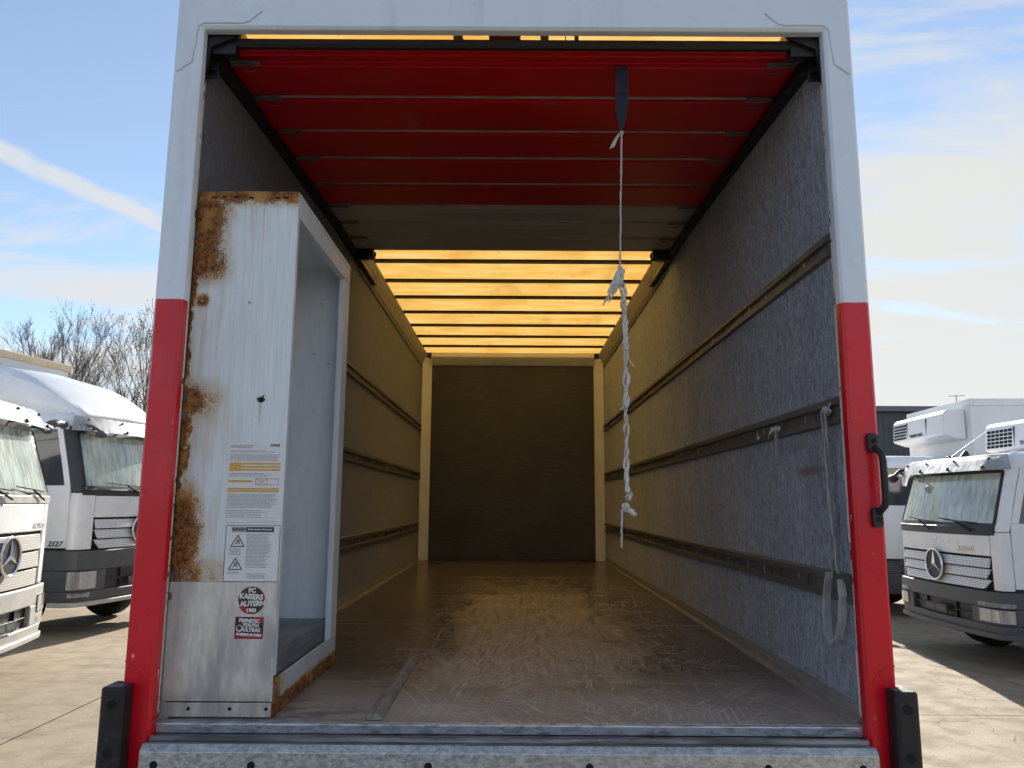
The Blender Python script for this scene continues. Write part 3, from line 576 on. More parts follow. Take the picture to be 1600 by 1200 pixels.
# sill and bumper beam
sl = MB().prism([(.004, -.002), (-.016, -.002), (-.018, -.006), (-.014, -.034), (.004, -.034)], 'x', -HW+.005, HW-.005).build('floor_edge', 'sill_worn', T, bev=.0015)
MB().prism([(.004, -.036), (-.060, -.036), (-.060, -.030), (-.070, -.026), (-.074, -.030), (-.076, -.042), (-.100, -.044), (-.104, -.038), (-.104, -.10), (.004, -.10)], 'x', -1.2, 1.2).build('door_sill', 'sill_dark', T, bev=.0015)
bb = MB().prism([(-.1045, -.042), (-.110, -.040), (-.130, -.060), (-.130, -.42), (-.122, -.42), (-.122, -.06), (-.1045, -.05)], 'x', -1.205, 1.205).build('bumper_beam', 'galvanised', T, bev=.002)
for x in (-1.155, -.838, -.262, .262, .842, 1.150):
    h = MB().cyl((x, -.1302, -.100), (x, -.1325, -.100), .0125, 16); h.build('bumper_hole', 'hole_black', bb)
# under the body: frame rails and rear wheels
for s in (-1, 1): box('chassis_rail', 'black_steel', T, s*.43-.04, s*.43+.04, .2, LEN+1.8, -.40, -.12)
def wheel(parent, x, y, z, rad, w, dual=False):
    n = 32; m = MB(); prof = [(.56*rad, -w/2+.02), (.60*rad, -w/2), (.90*rad, -w/2), (.97*rad, -w/2+.03), (rad, -w*.3), (rad, w*.3), (.97*rad, w/2-.03), (.90*rad, w/2), (.60*rad, w/2), (.56*rad, w/2-.02)]
    vs = []; fs = []; k = len(prof)
    for i in range(n):
        a = 2*math.pi*i/n
        for r_, t in prof: vs.append((x+t, y+r_*math.cos(a), z+r_*math.sin(a)))
    for i in range(n):
        for j in range(k): fs.append((i*k+j, i*k+(j+1) % k, ((i+1) % n)*k+(j+1) % k, ((i+1) % n)*k+j))
    m.add(vs, fs); t = m.build('tyre', 'tyre_rubber', parent, smooth=40)
    q = MB(); q.cyl((x-w*.28, y, z), (x+w*.28, y, z), .555*rad, 28).cyl((x-w*.46, y, z), (x+w*.46, y, z), .2*rad, 16); q.build('rim', 'aluminium_dull', t, smooth=40, bev=.01)
for s in (-1, 1): wheel(T, s*.98, 5.0, -FZ+.48, .48, .5); wheel(T, s*1.02, LEN+1.2, -FZ+.48, .48, .3)
tc_ = MB().prism([(LEN+.35, -.75), (LEN+2.1, -.75), (LEN+2.15, .35), (LEN+1.95, 1.35), (LEN+1.7, 1.5), (LEN+.35, 1.5)], 'x', -1.2, 1.2).build('cab', 'white_lacquer', T, bev=.06)
# roller door drawn up under the roof
def dz(y): return 2.535+.042*min(y, 2.2)
def rows(p):                                        # seams found from the picture, on the sloping door plane
    return p
dseams = [.037, .123, .419, .762, 1.086, 1.452, 1.818, 2.129, 2.436, 2.713]
rd = MB().prism([(.015, 2.535), (.006, 2.545), (.006, 2.565), (.025, 2.578), (.037, 2.575), (.037, 2.538)], 'x', -1.19, 1.19).build('roller_door', 'seal_black', T, label='roller door drawn up under the roof')
for i, (a, b) in enumerate(zip(dseams, dseams[1:])):
    za, zb = dz(a), dz(b); grey = i >= 6; red = 'door_grey' if grey else 'door_red'
    prof = [(a+.002, za+.010), (a+.006, za+.001), (a+.030, za), (a+.034, za-.004), (b-.040, zb-.004), (b-.036, zb), (b-.012, zb+.001), (b-.008, zb+.010), (b-.008, zb+.03), (a+.002, za+.03)]
    MB().prism(prof, 'x', -1.172, 1.172).build('door_panel', red, rd, bev=.0015)
    MB().prism([(b-.010, zb+.004), (b-.009, zb-.003), (b-.005, zb-.0055), (b-.001, zb-.003), (b-.0005, zb+.004)], 'x', -1.15, 1.15).build('panel_seam_strip', 'aluminium' if i >= 1 else red, rd)
    if i < len(dseams)-2:
        for s in (-1, 1):
            hx0, hx1 = sorted((s*1.165, s*1.045)); m = MB().box(hx0, hx1, b-.020, b+.016, zb-.010, zb-.006).box(hx0, hx1, b-.006, b+.004, zb-.014, zb-.010)
            m.tube([(s*1.125, b+.050, zb-.004), (s*1.125, b+.048, zb-.014), (s*1.10, b+.046, zb-.016), (s*1.075, b+.048, zb-.014), (s*1.075, b+.050, zb-.004)], .0025, 5).build('hinge', 'hinge_steel', rd)
# lift hardware above the leading edge of the door
lh = MB()
lh.box(-.245, .035, .095, .13, 2.665, 2.72).box(-.245, -.21, .08, .14, 2.585, 2.72).box(.112, .145, .09, .13, 2.585, 2.72).box(.252, .268, .09, .12, 2.585, 2.72).box(-.10, .03, .09, .13, 2.63, 2.67).box(.213, .217, .1, .11, 2.585, 2.66)
lh.prism([(-.215, 2.585), (-.215, 2.64), (-.19, 2.605), (-.14, 2.585)], 'y', .09, .13)
lh.build('lift_spring_bracket', 'black_steel', rd, bev=.003, kind='stuff')
for s in (-1, 1):
    m = MB(); ins = [(0.03, 2.43), (.045, 2.475), (.08, 2.508), (.14, 2.525)]+[(y, dz(y)-.01) for y in (.4, .8, 1.4, 2.2, 3.0, 3.55)]
    for (ya, za), (yb, zb) in zip(ins, ins[1:]):
        for x0, x1, o0, o1 in ((1.172, 1.178, -.022, .02), (1.172, 1.222, -.026, -.020), (1.172, 1.222, .014, .02)):
            m.add([(s*x0, ya, za+o0), (s*x1, ya, za+o0), (s*x1, ya, za+o1), (s*x0, ya, za+o1), (s*x0, yb, zb+o0), (s*x1, yb, zb+o0), (s*x1, yb, zb+o1), (s*x0, yb, zb+o1)], [(0, 1, 2, 3), (4, 5, 6, 7), (0, 1, 5, 4), (1, 2, 6, 5), (2, 3, 7, 6), (3, 0, 4, 7)])
    m.build('door_track', 'black_steel', rd)
    MB().prism([(s*1.222, 2.36), (s*1.214, 2.36), (s*1.19, 2.52), (s*1.10, 2.56), (s*1.06, 2.60), (s*1.06, 2.66), (s*1.222, 2.66)], 'y', -.012, .006).build('track_corner_plate', 'black_steel', rd)
    a, b = sorted((s*1.17, s*1.04)); box('track_filler', 'seal_black', rd, *sorted((s*1.10, s*1.2225)), .0065, .05, 2.50, 2.68, bev=0)
    cm = MB().box(a, b, 2.66, 2.76, 2.560, 2.62).cyl((s*1.03, 2.715, 2.59), (s*1.06, 2.715, 2.59), .018, 10); cm.box(*sorted((s*1.17, s*1.07)), 2.64, 2.70, 2.535, 2.57)
    cm.build('end_roller', 'black_steel', rd, bev=.006)

# ------------------------------------------------------------------ rusty steel locker standing just inside on the left
LK = thing('steel_locker', (-1.221, .04, FZ), 'tall rusty white steel locker with open side, standing inside the truck on the left', 'locker')
w, d, h = .392, .945, 1.94
box('face_panel', 'locker_face', LK, 0, w, 0, .003, .462, h, bev=.001, label='white painted face eaten by rust along its edges')
lp = box('kick_plate', 'locker_plate', LK, 0, w-.002, -.004, .002, .056, .4615, bev=.001, label='bare metal kick plate at the foot of the locker')
bs = box('foot_strip', 'locker_plate', LK, .004, w-.004, -.006, .004, .004, .052, bev=.002)
for x in (.10, .245, .372): MB().cyl((x, -.0062, .032), (x, -.0082, .032), .006, 12).build('screw', 'hole_black', bs)
box('top_panel', 'locker_inside', LK, 0, w, .0035, d, h-.02, h-.001, bev=.001)
box('far_panel', 'locker_inside', LK, 0, w-.03, d-.035, d, .006, h-.021, bev=.001)
box('back_panel', 'locker_inside', LK, .0005, .012, .004, d-.036, .006, h-.021, bev=.001)
box('near_jamb', 'locker_inside', LK, w-.028, w-.0005, .0035, .028, .14, h-.021, bev=.002)
box('far_jamb', 'locker_inside', LK, w-.028, w-.0003, d-.115, d-.0005, .116, h-.10, bev=.003)
MB().box(w-.028, w-.0003, .0285, d-.0005, h-.098, h-.0205).box(w-.045, w-.029, .029, d-.115, h-.085, h-.0205).build('head_rail', 'locker_inside', LK, bev=.003)
MB().box(w-.030, w-.0003, .0035, d-.0005, .0, .112).box(w-.010, w-.0005, .0285, d-.116, .112, .128).build('bottom_rail', 'locker_sill', LK, bev=.003, label='bottom rail with flaking paint and rust')
box('shelf_board', 'shelf_ply', LK, .014, w-.034, .006, d-.037, .11, .205, bev=.002)
for x, z in ((.045, 1.50), (.225, 1.494), (.10, 1.122)): MB().tube([(x, -.0005, z), (x, -.004, z)], .0055, 10).build('bolt', 'aluminium', LK, smooth=40)
MB().prism([(.272, 1.128), (.281, 1.118), (.290, 1.110), (.304, 1.118), (.306, 1.124), (.298, 1.128), (.302, 1.142), (.292, 1.131), (.281, 1.127)], 'y', -.0022, -.0005).build('torn_hole', 'hole_black', LK)
m = MB()
for x, z in ((.055, 1.912), (.095, 1.914), (.14, 1.912), (.20, 1.910), (.30, 1.910), (.335, 1.911)): m.box(x, x+.018, -.0016, -.0004, z, z+.006)
m.build('rust_pits', 'hole_black', LK, kind='stuff')
# printed notices and stickers on the locker face
def text_rows(mb, x0, x1, z0, z1, pitch, hgt, r_, y, ragged=.12):
    z = z1
    while z > z0:
        end = x1-r_.random()*ragged*(x1-x0); x = x0
        while x < end:
            wd = r_.uniform(.004, .014); mb.box(x, min(x+wd, end), y, y+.0004, z-hgt, z); x += wd+.0022
        z -= pitch
NY = -.0024
n1 = box('loading_notice', 'paper', LK, .181, .3885, NY+.001, -.0005, .667, .963, bev=0, label='white printed sheet with orange table stripes')
pr = MB(); r6 = random.Random(21)
text_rows(pr, .190, .275, .945, .952, .006, .003, r6, NY, .1)
text_rows(pr, .190, .380, .925, .933, .005, .0018, r6, NY, .3)
text_rows(pr, .190, .378, .897, .918, .005, .0018, r6, NY)
text_rows(pr, .190, .372, .838, .850, .005, .0018, r6, NY, .3)
text_rows(pr, .188, .372, .725, .775, .0048, .0018, r6, NY, .15)
text_rows(pr, .186, .340, .690, .716, .006, .0018, r6, NY, .25)
pr.box(.270, .372, NY, NY+.0004, .690, .6906).box(.270, .372, NY, NY+.0004, .676, .6766).box(.186, .372, NY, NY+.0004, .671, .6716)
pr.build('small_print', 'print_grey', n1, kind='stuff')
text_mb(MB(), 'JUNGE', .011, face_rear(.352, NY, .952), ext=.0002, shear=.3, bold=.0004).build('heading', 'print_black', n1)
for q in [(.190, .232, .858, .888)]+[(.2325, .376, z, z+.0065) for z in (.881, .870, .8595)]+[(.188, .276, .817, .8245)]+[(.186, .374, z, z+.006) for z in (.790, .782)]: box('orange_bar', 'print_orange', n1, q[0], q[1], NY, NY+.0005, q[2], q[3], bev=0)
xm = MB()
for (a, b, c_, d_) in ((.288, .808, .372, .808), (.288, .830, .372, .830), (.288, .808, .288, .830), (.330, .808, .330, .830), (.372, .808, .372, .830), (.290, .809, .328, .829), (.290, .829, .328, .809)): xm.tube([(a, NY+.0003, b), (c_, NY+.0003, d_)], .0007, 4)
xm.build('crossed_diagram', 'print_red', n1)
n2 = box('warning_notice', 'paper', LK, .192, .3875, NY+.001, -.0005, .4635, .661, bev=0, label='white warning sheet with two black triangles')
pm = MB()
for (a, b, c_, d_) in ((.192, .4635, .3875, .4635), (.192, .661, .3875, .661), (.192, .4635, .192, .661), (.3875, .4635, .3875, .661)): pm.tube([(a, NY+.0003, b), (c_, NY+.0003, d_)], .0009, 4)
pm.build('border', 'print_black', n2)
MB().box(.213, .262, NY, NY+.0004, .638, .656).build('grey_field', 'print_grey', n2)
MB().box(.264, .365, NY, NY+.0004, .638, .656).build('black_field', 'print_black', n2)
text_mb(MB(), 'Sicherheits-Hinweise', .0105, face_rear(.3145, NY-.0004, .6475), ext=.0002, bold=.0002).build('white_heading', 'sticker_white', n2)
text_mb(MB(), 'WARNUNG', .0095, face_rear(.2375, NY-.0004, .6475), ext=.0002, bold=.0003).build('warning_word', 'print_black', n2)
for cx, cz in ((.236, .607), (.232, .526)):
    tm = MB()
    hw, hh = .024, .020; P = [(cx-hw, cz-hh), (cx+hw, cz-hh), (cx, cz+hh)]
    for i in range(3): a, b = P[i], P[(i+1) % 3]; tm.tube([(a[0], NY+.0003, a[1]), (b[0], NY+.0003, b[1])], .0016, 4)
    tm.tube([(cx-.008, NY+.0003, cz-.012), (cx-.001, NY+.0003, cz-.004), (cx+.006, NY+.0003, cz+.003)], .0016, 4).tube([(cx-.001, NY+.0003, cz-.004), (cx+.008, NY+.0003, cz-.011)], .0014, 4).ball((cx+.001, NY+.0003, cz+.007), .0022, 6, 4, (1, .1, 1)).tube([(cx-.007, NY+.0003, cz+.003), (cx+.007, NY+.0003, cz-.002)], .0012, 4)
    tm.build('warning_triangle', 'print_black', n2)
pr = MB(); text_rows(pr, .207, .250, .557, .580, .0052, .002, r6, NY, .1); text_rows(pr, .203, .250, .488, .498, .0052, .002, r6, NY, .1); text_rows(pr, .268, .362, .512, .630, .0048, .0018, r6, NY, .3); text_rows(pr, .275, .345, .475, .492, .005, .0018, r6, NY, .2)
pr.build('small_print', 'print_grey', n2, kind='stuff')
KY = -.0062
def disc(mb, cx, cz, r_, y0, y1, n=32, a0=0, a1=2*math.pi):
    return mb.prism([(cx+r_*math.cos(a0+(a1-a0)*i/n), cz+r_*math.sin(a0+(a1-a0)*i/n)) for i in range(n)], 'y', y0, y1)
s1 = disc(MB(), .299, .399, .048, KY, -.0042).build('round_sticker', 'sticker_dark', LK, label='round red and black sticker lettered in white')
disc(MB(), .299, .399, .0470, KY-.0004, KY, 24, math.pi*1.05, math.pi*1.62).build('red_field', 'sticker_red', s1)
disc(MB(), .299, .399, .0472, KY-.0003, KY, 20, math.pi*-.12, math.pi*.30).build('red_field', 'sticker_red', s1)
lm = MB(); text_mb(lm, 'FC', .022, face_rear(.300, KY-.0007, .433), ext=.0002, bold=.0012); text_mb(lm, 'KAISERS', .025, face_rear(.298, KY-.0007, .4115, R(-3)), ext=.0002, bold=.0012, space=.92); text_mb(lm, 'LAUTERN', .025, face_rear(.299, KY-.0007, .3875, R(2)), ext=.0002, bold=.0012, space=.9); text_mb(lm, '1900', .018, face_rear(.300, KY-.0007, .3645), ext=.0002, bold=.001)
lm.build('lettering', 'sticker_white', s1)
s2 = box('square_sticker', 'sticker_dark', LK, .246, .346, KY, -.0042, .267, .342, bev=0, label='rectangular dark sticker with red foot lettered in white')
MB().box(.246, .346, KY-.0004, KY, .267, .285).box(.31, .346, KY-.0003, KY, .322, .342).build('red_field', 'sticker_red', s2)
lm = MB()
for t, z, sz, x in (('FRENETIC', .3285, .0165, .296), ('YOUTH', .313, .0165, .302), ('ULTRAS', .2975, .0175, .305), ('KAISERSLAUTERN', .281, .011, .297)): text_mb(lm, t, sz, face_rear(x, KY-.0008, z, R(-3)), ext=.0002, bold=.0009)
disc(lm, .262, .303, .0115, KY-.0008, KY-.0002, 18); lm.build('lettering', 'sticker_white', s2)
disc(MB(), .2615, .3045, .0085, KY-.0012, KY-.0008, 14).build('head_mark', 'print_black', s2)

# ------------------------------------------------------------------ straps and rope
def wob(pts, n, amp, seed):
    r_ = random.Random(seed); out = []
    for i in range(len(pts)-1):
        a, b = Vector(pts[i]), Vector(pts[i+1])
        for k in range(n): out.append(a.lerp(b, k/n)+Vector((r_.uniform(-amp, amp), r_.uniform(-amp, amp), 0)))
    return out+[Vector(pts[-1])]
PS = thing('pull_strap', (.445, .13, FZ+.55), 'navy webbing pull strap knotted to a ragged white rope hanging from the raised door', 'strap')
def pl(m): return m   # strap coordinates are relative to its lower end
def S(x, y, z): return (x-.445, y-.13, z-.55)
MB().ribbon([S(.447, .13, 2.53), S(.447, .127, 2.45), S(.446, .13, 2.36), S(.443, .13, 2.30), S(.441, .13, 2.255), S(.44, .13, 2.235)], [(.027, .0, 0), (.027, .002, 0), (.026, -.002, 0), (.020, .004, 0), (.009, .004, 0), (.006, .004, 0)], .004).build('webbing', 'webbing_navy', PS, bev=.001)
MB().box(*[v for v in (.0, .0)][:0] or (-.024, .032, -.006, .006, 1.862, 1.869)).build('stitching', 'black_plastic', PS)
MB().ribbon([S(.443, .125, 2.235), S(.43, .122, 2.225), S(.415, .12, 2.20), S(.40, .118, 2.165)], [(.004, .006, 0), (.008, .004, .006), (.009, .004, .006), (.010, .003, .006)], .004).build('tail', 'strap_grey', PS)
knots = MB(); rope = MB(); r8 = random.Random(8)
def strand(pts, r_, seed, amp=.003, flat=.55, hx=0.0, ph=0.0):
    p_ = wob(pts, 9, amp, seed)
    if hx: p_ = [q+Vector((hx*math.cos(ph+q.z*70), hx*math.sin(ph+q.z*70), 0)) for q in p_]
    rope.tube(p_, [r_*random.Random(seed*7+k).uniform(.8, 1.15) for k in range(len(p_))], 7, flat=flat)
strand([S(.4415, .13, 2.24), S(.437, .13, 2.05), S(.432, .13, 1.86), S(.426, .13, 1.67)], .0062, 1, .0015)
strand([S(.4445, .132, 2.24), S(.439, .133, 2.05), S(.433, .132, 1.86), S(.428, .132, 1.67)], .0042, 2, .0012)
for k in range(3): strand([S(.425+.004*k, .13, 1.66), S(.437+.006*(k-1), .128, 1.58), S(.440+.005*(1-k), .132, 1.50), S(.442, .13, 1.42), S(.445, .13, 1.335)], .0066, 10+k, .002, .7, .006, k*2.1)
for k in range(2): strand([S(.445, .13, 1.33), S(.438+.010*k, .13, 1.24), S(.440+.006*k, .128, 1.135)], .0075, 20+k, .002, .65, .0055, k*3.1)
for k in range(2): strand([S(.439, .13, 1.12), S(.436+.009*k, .13, 1.0), S(.441-.007*k, .13, .90), S(.437+.004*k, .13, .79)], .0075, 30+k, .002, .65, .0055, 1+k*3.1)
strand([S(.418, .128, .722), S(.416, .128, .66), S(.415, .13, .585)], .0085, 41, .0015, .45)
strand([S(.445, .122, 1.31), S(.458, .12, 1.29), S(.473, .12, 1.268)], .004, 44, .001)
strand([S(.437, .12, 1.125), S(.425, .118, 1.108), S(.417, .118, 1.10)], .004, 45, .001)
rope.build('rope', 'rope_white', PS, smooth=70)
def knot(c, r_, seed):
    q = random.Random(seed)
    for k in range(5):
        a0 = q.uniform(0, 6.28); tl = q.uniform(-.6, .6); ax = Vector((math.cos(a0), math.sin(a0), tl)).normalized(); u = ax.orthogonal().normalized(); v = ax.cross(u); rr = r_*q.uniform(.5, 1.05); cc = Vector(c)+Vector((q.uniform(-.3, .3), q.uniform(-.3, .3), q.uniform(-.5, .5)))*r_
        knots.tube([cc+(u*math.cos(t)+v*math.sin(t))*rr for t in [i*6.28/10 for i in range(11)]], r_*.42, 7, flat=.75)
for c, r_, sd in ((S(.441, .13, 2.232), .008, 1), (S(.426, .13, 1.668), .009, 2), (S(.446, .13, 1.325), .008, 3), (S(.441, .127, 1.125), .012, 4), (S(.445, .128, .775), .011, 5), (S(.432, .127, .735), .013, 6)): knot(c, r_, sd)
knots.tube(wob([S(.438, .12, .73), S(.455, .118, .715), S(.468, .118, .705)], 4, .002, 9), [.007, .009, .010, .011, .011, .010, .009, .008, .006], 7)
knots.build('knots', 'rope_white', PS, smooth=70)
fr = MB()
for k in range(9):
    e = (.362+.006*k+r8.uniform(-.008, .004), .12+r8.uniform(-.01, .01), 1.535+r8.uniform(-.03, .03)+.004*k)
    fr.ribbon(wob([S(.425, .127, 1.66), S(.405+.002*k, .122, 1.60), S(*e)], 3, .003, 50+k), (.0035, .002, .002), .002)
fr.ribbon(wob([S(.425, .127, 1.66), S(.402, .122, 1.61), S(.385, .12, 1.565)], 3, .002, 70), (.013, .004, .006), .004)
fr.build('frayed_end', 'rope_white', PS)
# strap looped over the middle rail by the right post
WS = thing('hanging_strap', (1.2, .12, FZ+.25), 'grey webbing strap with a loop, hanging on the right wall by the red post', 'strap')
def Q(x, y, z): return (x-1.2, y-.12, z-.25)
MB().ribbon(wob([Q(1.196, .13, 1.105), Q(1.198, .125, 1.0), Q(1.198, .12, .85), Q(1.20, .118, .70), Q(1.20, .135, .56), Q(1.2, .14, .48)], 3, .002, 4), [(.012+.004*math.sin(k*1.7), .008+.005*math.cos(k*1.3), .002*math.sin(k)) for k in range(16)], .003).ribbon(wob([Q(1.19, .10, 1.105), Q(1.193, .098, 1.0), Q(1.195, .10, .93)], 3, .001, 5), (.008, .010, 0), .003).ribbon(wob([Q(1.196, .122, .93), Q(1.196, .108, .75), Q(1.195, .09, .60), Q(1.195, .078, .50)], 3, .002, 6), (.009, .009, 0), .003).build('webbing', 'strap_grey', WS)
lp_ = [Q(1.192, .146, .50), Q(1.185, .162, .44), Q(1.180, .17, .36), Q(1.178, .16, .28), Q(1.180, .125, .246), Q(1.186, .090, .27), Q(1.190, .060, .34), Q(1.194, .050, .42), Q(1.198, .07, .48)]
MB().ribbon(lp_, [(.016, .004, .0)]*9, .004).build('loop', 'strap_grey', WS)
kn = MB()
for k in range(3): kn.tube([Vector(Q(1.2, .115, 1.10))+Vector((.006*math.cos(t+k), .016*math.cos(t), .014*math.sin(t+k))) for t in [i*6.28/9 for i in range(10)]], .006, 6)
kn.tube([Q(1.198, .10, 1.10), Q(1.196, .075, 1.115), Q(1.196, .06, 1.125)], .004, 5).tube([Q(1.198, .10, 1.10), Q(1.194, .07, 1.10), Q(1.194, .055, 1.09)], .004, 5)
kn.build('knot', 'strap_grey', WS, smooth=60)
RB = thing('tied_ribbon', (1.195, .66, FZ+.95), 'short scrap of white ribbon tied to the middle wall rail', 'ribbon')
MB().ribbon([(.0, -.055, .13), (-.012, -.02, .135), (-.02, .03, .118), (-.018, .05, .095)], (.004, .006, .010), .0025).ribbon([(-.004, -.03, .133), (-.012, -.035, .09), (-.010, -.038, .04), (-.008, -.03, .0)], (.009, .008, .0), .0025).build('ribbon', 'rope_white', RB, smooth=60)
MB().ball((.004, .06, .14), .009, 7, 5).build('ribbon_knot', 'rope_white', RB, smooth=60)
MB().ball((.004, .26, .115), .010, 7, 5, (.6, 1, 1)).build('ribbon_knot', 'rope_white', RB, smooth=60)

# ------------------------------------------------------------------ parked lorries
class Cab:
    """rounded lorry cab front: u runs round the plan outline from the centre line, z is height; the cab faces -Y"""
    def __init__(s, root, W, r, zw0, zw1, lean=.30, bulge=.10, z0=0.0): s.o = root; s.W = W; s.r = r; s.zw0 = zw0; s.zw1 = zw1; s.ln = lean; s.bu = bulge
    def P(s, u, z, off=0.0):
        a = s.W-s.r; t = abs(u); sg = 1 if u >= 0 else -1; q = s.bu*(min(t, a)/s.W)**2
        if t <= a: x, y, nx, ny = t, q, .12*t/s.W, -1
        elif t <= a+s.r*math.pi/2: p = (t-a)/s.r; x, y, nx, ny = a+s.r*math.sin(p), q+s.r*(1-math.cos(p)), math.sin(p), -math.cos(p)
        else: x, y, nx, ny = s.W, q+s.r+t-a-s.r*math.pi/2, 1, 0
        y += s.ln*max(0, z-s.zw0)+.05*max(0, s.zw0-.2-z)*0
        if z > s.zw0: x -= .05*(z-s.zw0)*min(1, t/a)
        return (sg*(x+nx*off), y+ny*off, z)
    def patch(s, mb, c, off=0.0, th=.03, nu=None, nz=3, offt=None):
        """c = (u,z) of bottom-left, bottom-right, top-right, top-left; off at the bottom, offt at the top"""
        (a, b, c2, d) = c; offt = off if offt is None else offt
        nu = nu or max(2, int(abs(b[0]-a[0])/.12)+1); vs = []; fs = []
        for lay in (0, 1):
            for j in range(nz+1):
                g_ = j/nz
                for i in range(nu+1):
                    f = i/nu; u = (a[0]*(1-f)+b[0]*f)*(1-g_)+(d[0]*(1-f)+c2[0]*f)*g_; z = (a[1]*(1-f)+b[1]*f)*(1-g_)+(d[1]*(1-f)+c2[1]*f)*g_
                    vs.append(s.P(u, z, off*(1-g_)+offt*g_-lay*th))
        n = (nu+1)*(nz+1); ix = lambda i, j, l: l*n+j*(nu+1)+i
        for l in (0, 1):
            for j in range(nz):
                for i in range(nu): fs.append((ix(i, j, l), ix(i+1, j, l), ix(i+1, j+1, l), ix(i, j+1, l)))
        for i in range(nu): fs += [(ix(i, 0, 0), ix(i+1, 0, 0), ix(i+1, 0, 1), ix(i, 0, 1)), (ix(i, nz, 0), ix(i+1, nz, 0), ix(i+1, nz, 1), ix(i, nz, 1))]
        for j in range(nz): fs += [(ix(0, j, 0), ix(0, j+1, 0), ix(0, j+1, 1), ix(0, j, 1)), (ix(nu, j, 0), ix(nu, j+1, 0), ix(nu, j+1, 1), ix(nu, j, 1))]
        mb.add(vs, fs); return mb
    def rect(s, mb, u0, u1, z0, z1, **k): return s.patch(mb, ((u0, z0), (u1, z0), (u1, z1), (u0, z1)), **k)
    def mk(s, name, mat, *pa, bev=.006, label=None, smooth=35, parent=None):
        m = MB()
        for p in pa: s.patch(m, p[0], **(p[1] if len(p) > 1 else {}))
        return m.build(name, mat, parent or s.o, smooth=smooth, bev=bev, label=label)
def rc(u0, u1, z0, z1): return ((u0, z0), (u1, z0), (u1, z1), (u0, z1))
def emblem(parent, M, rad):
    """round emblem with a three-pointed star, facing -Y of M"""
    m = MB(); n = 32
    m.tube([M @ Vector((rad*math.cos(2*math.pi*i/n), -.012, rad*math.sin(2*math.pi*i/n))) for i in range(n+1)], rad*.075, 8)
    e = m.build('emblem', 'chrome', parent, smooth=60)
    q = MB(); pts = [M @ Vector((rad*math.cos(2*math.pi*i/n), -.006, rad*math.sin(2*math.pi*i/n))) for i in range(n)]; q.add(pts, [tuple(range(n))]); q.build('emblem_disc', 'black_plastic', e)
    st = MB(); c = M @ Vector((0, -.045, 0))
    ring = []
    for k in range(6):
        a = R(90+60*k); rr = rad*.97 if k % 2 == 0 else rad*.13; ring.append(M @ Vector((rr*math.cos(a), -.012, rr*math.sin(a))))
    st.add([c]+ring, [(0, i+1, (i+1) % 6+1) for i in range(6)]); st.build('emblem_star', 'chrome', e)
def seats(cb, zf):
    W = cb.W
    for sx in (-.6, .6): MB().box(sx-.25, sx+.25, 1.0, 1.5, zf, zf+.25).box(sx-.25, sx+.25, 1.45, 1.62, zf+.2, zf+.98).box(sx-.13, sx+.13, 1.46, 1.58, zf+.97, zf+1.18).build('seat', 'interior_trim', cb.o, bev=.04)
    d_ = MB().box(-W+.1, W-.1, .35, .75, zf+.1, cb.zw0-.02); d_.tube([(.55+.2*math.cos(t), .82+.05*math.sin(t), cb.zw0-.05+.19*math.sin(t)) for t in [i*6.28/16 for i in range(17)]], .016, 6); d_.build('dashboard', 'interior_trim', cb.o, bev=.05)
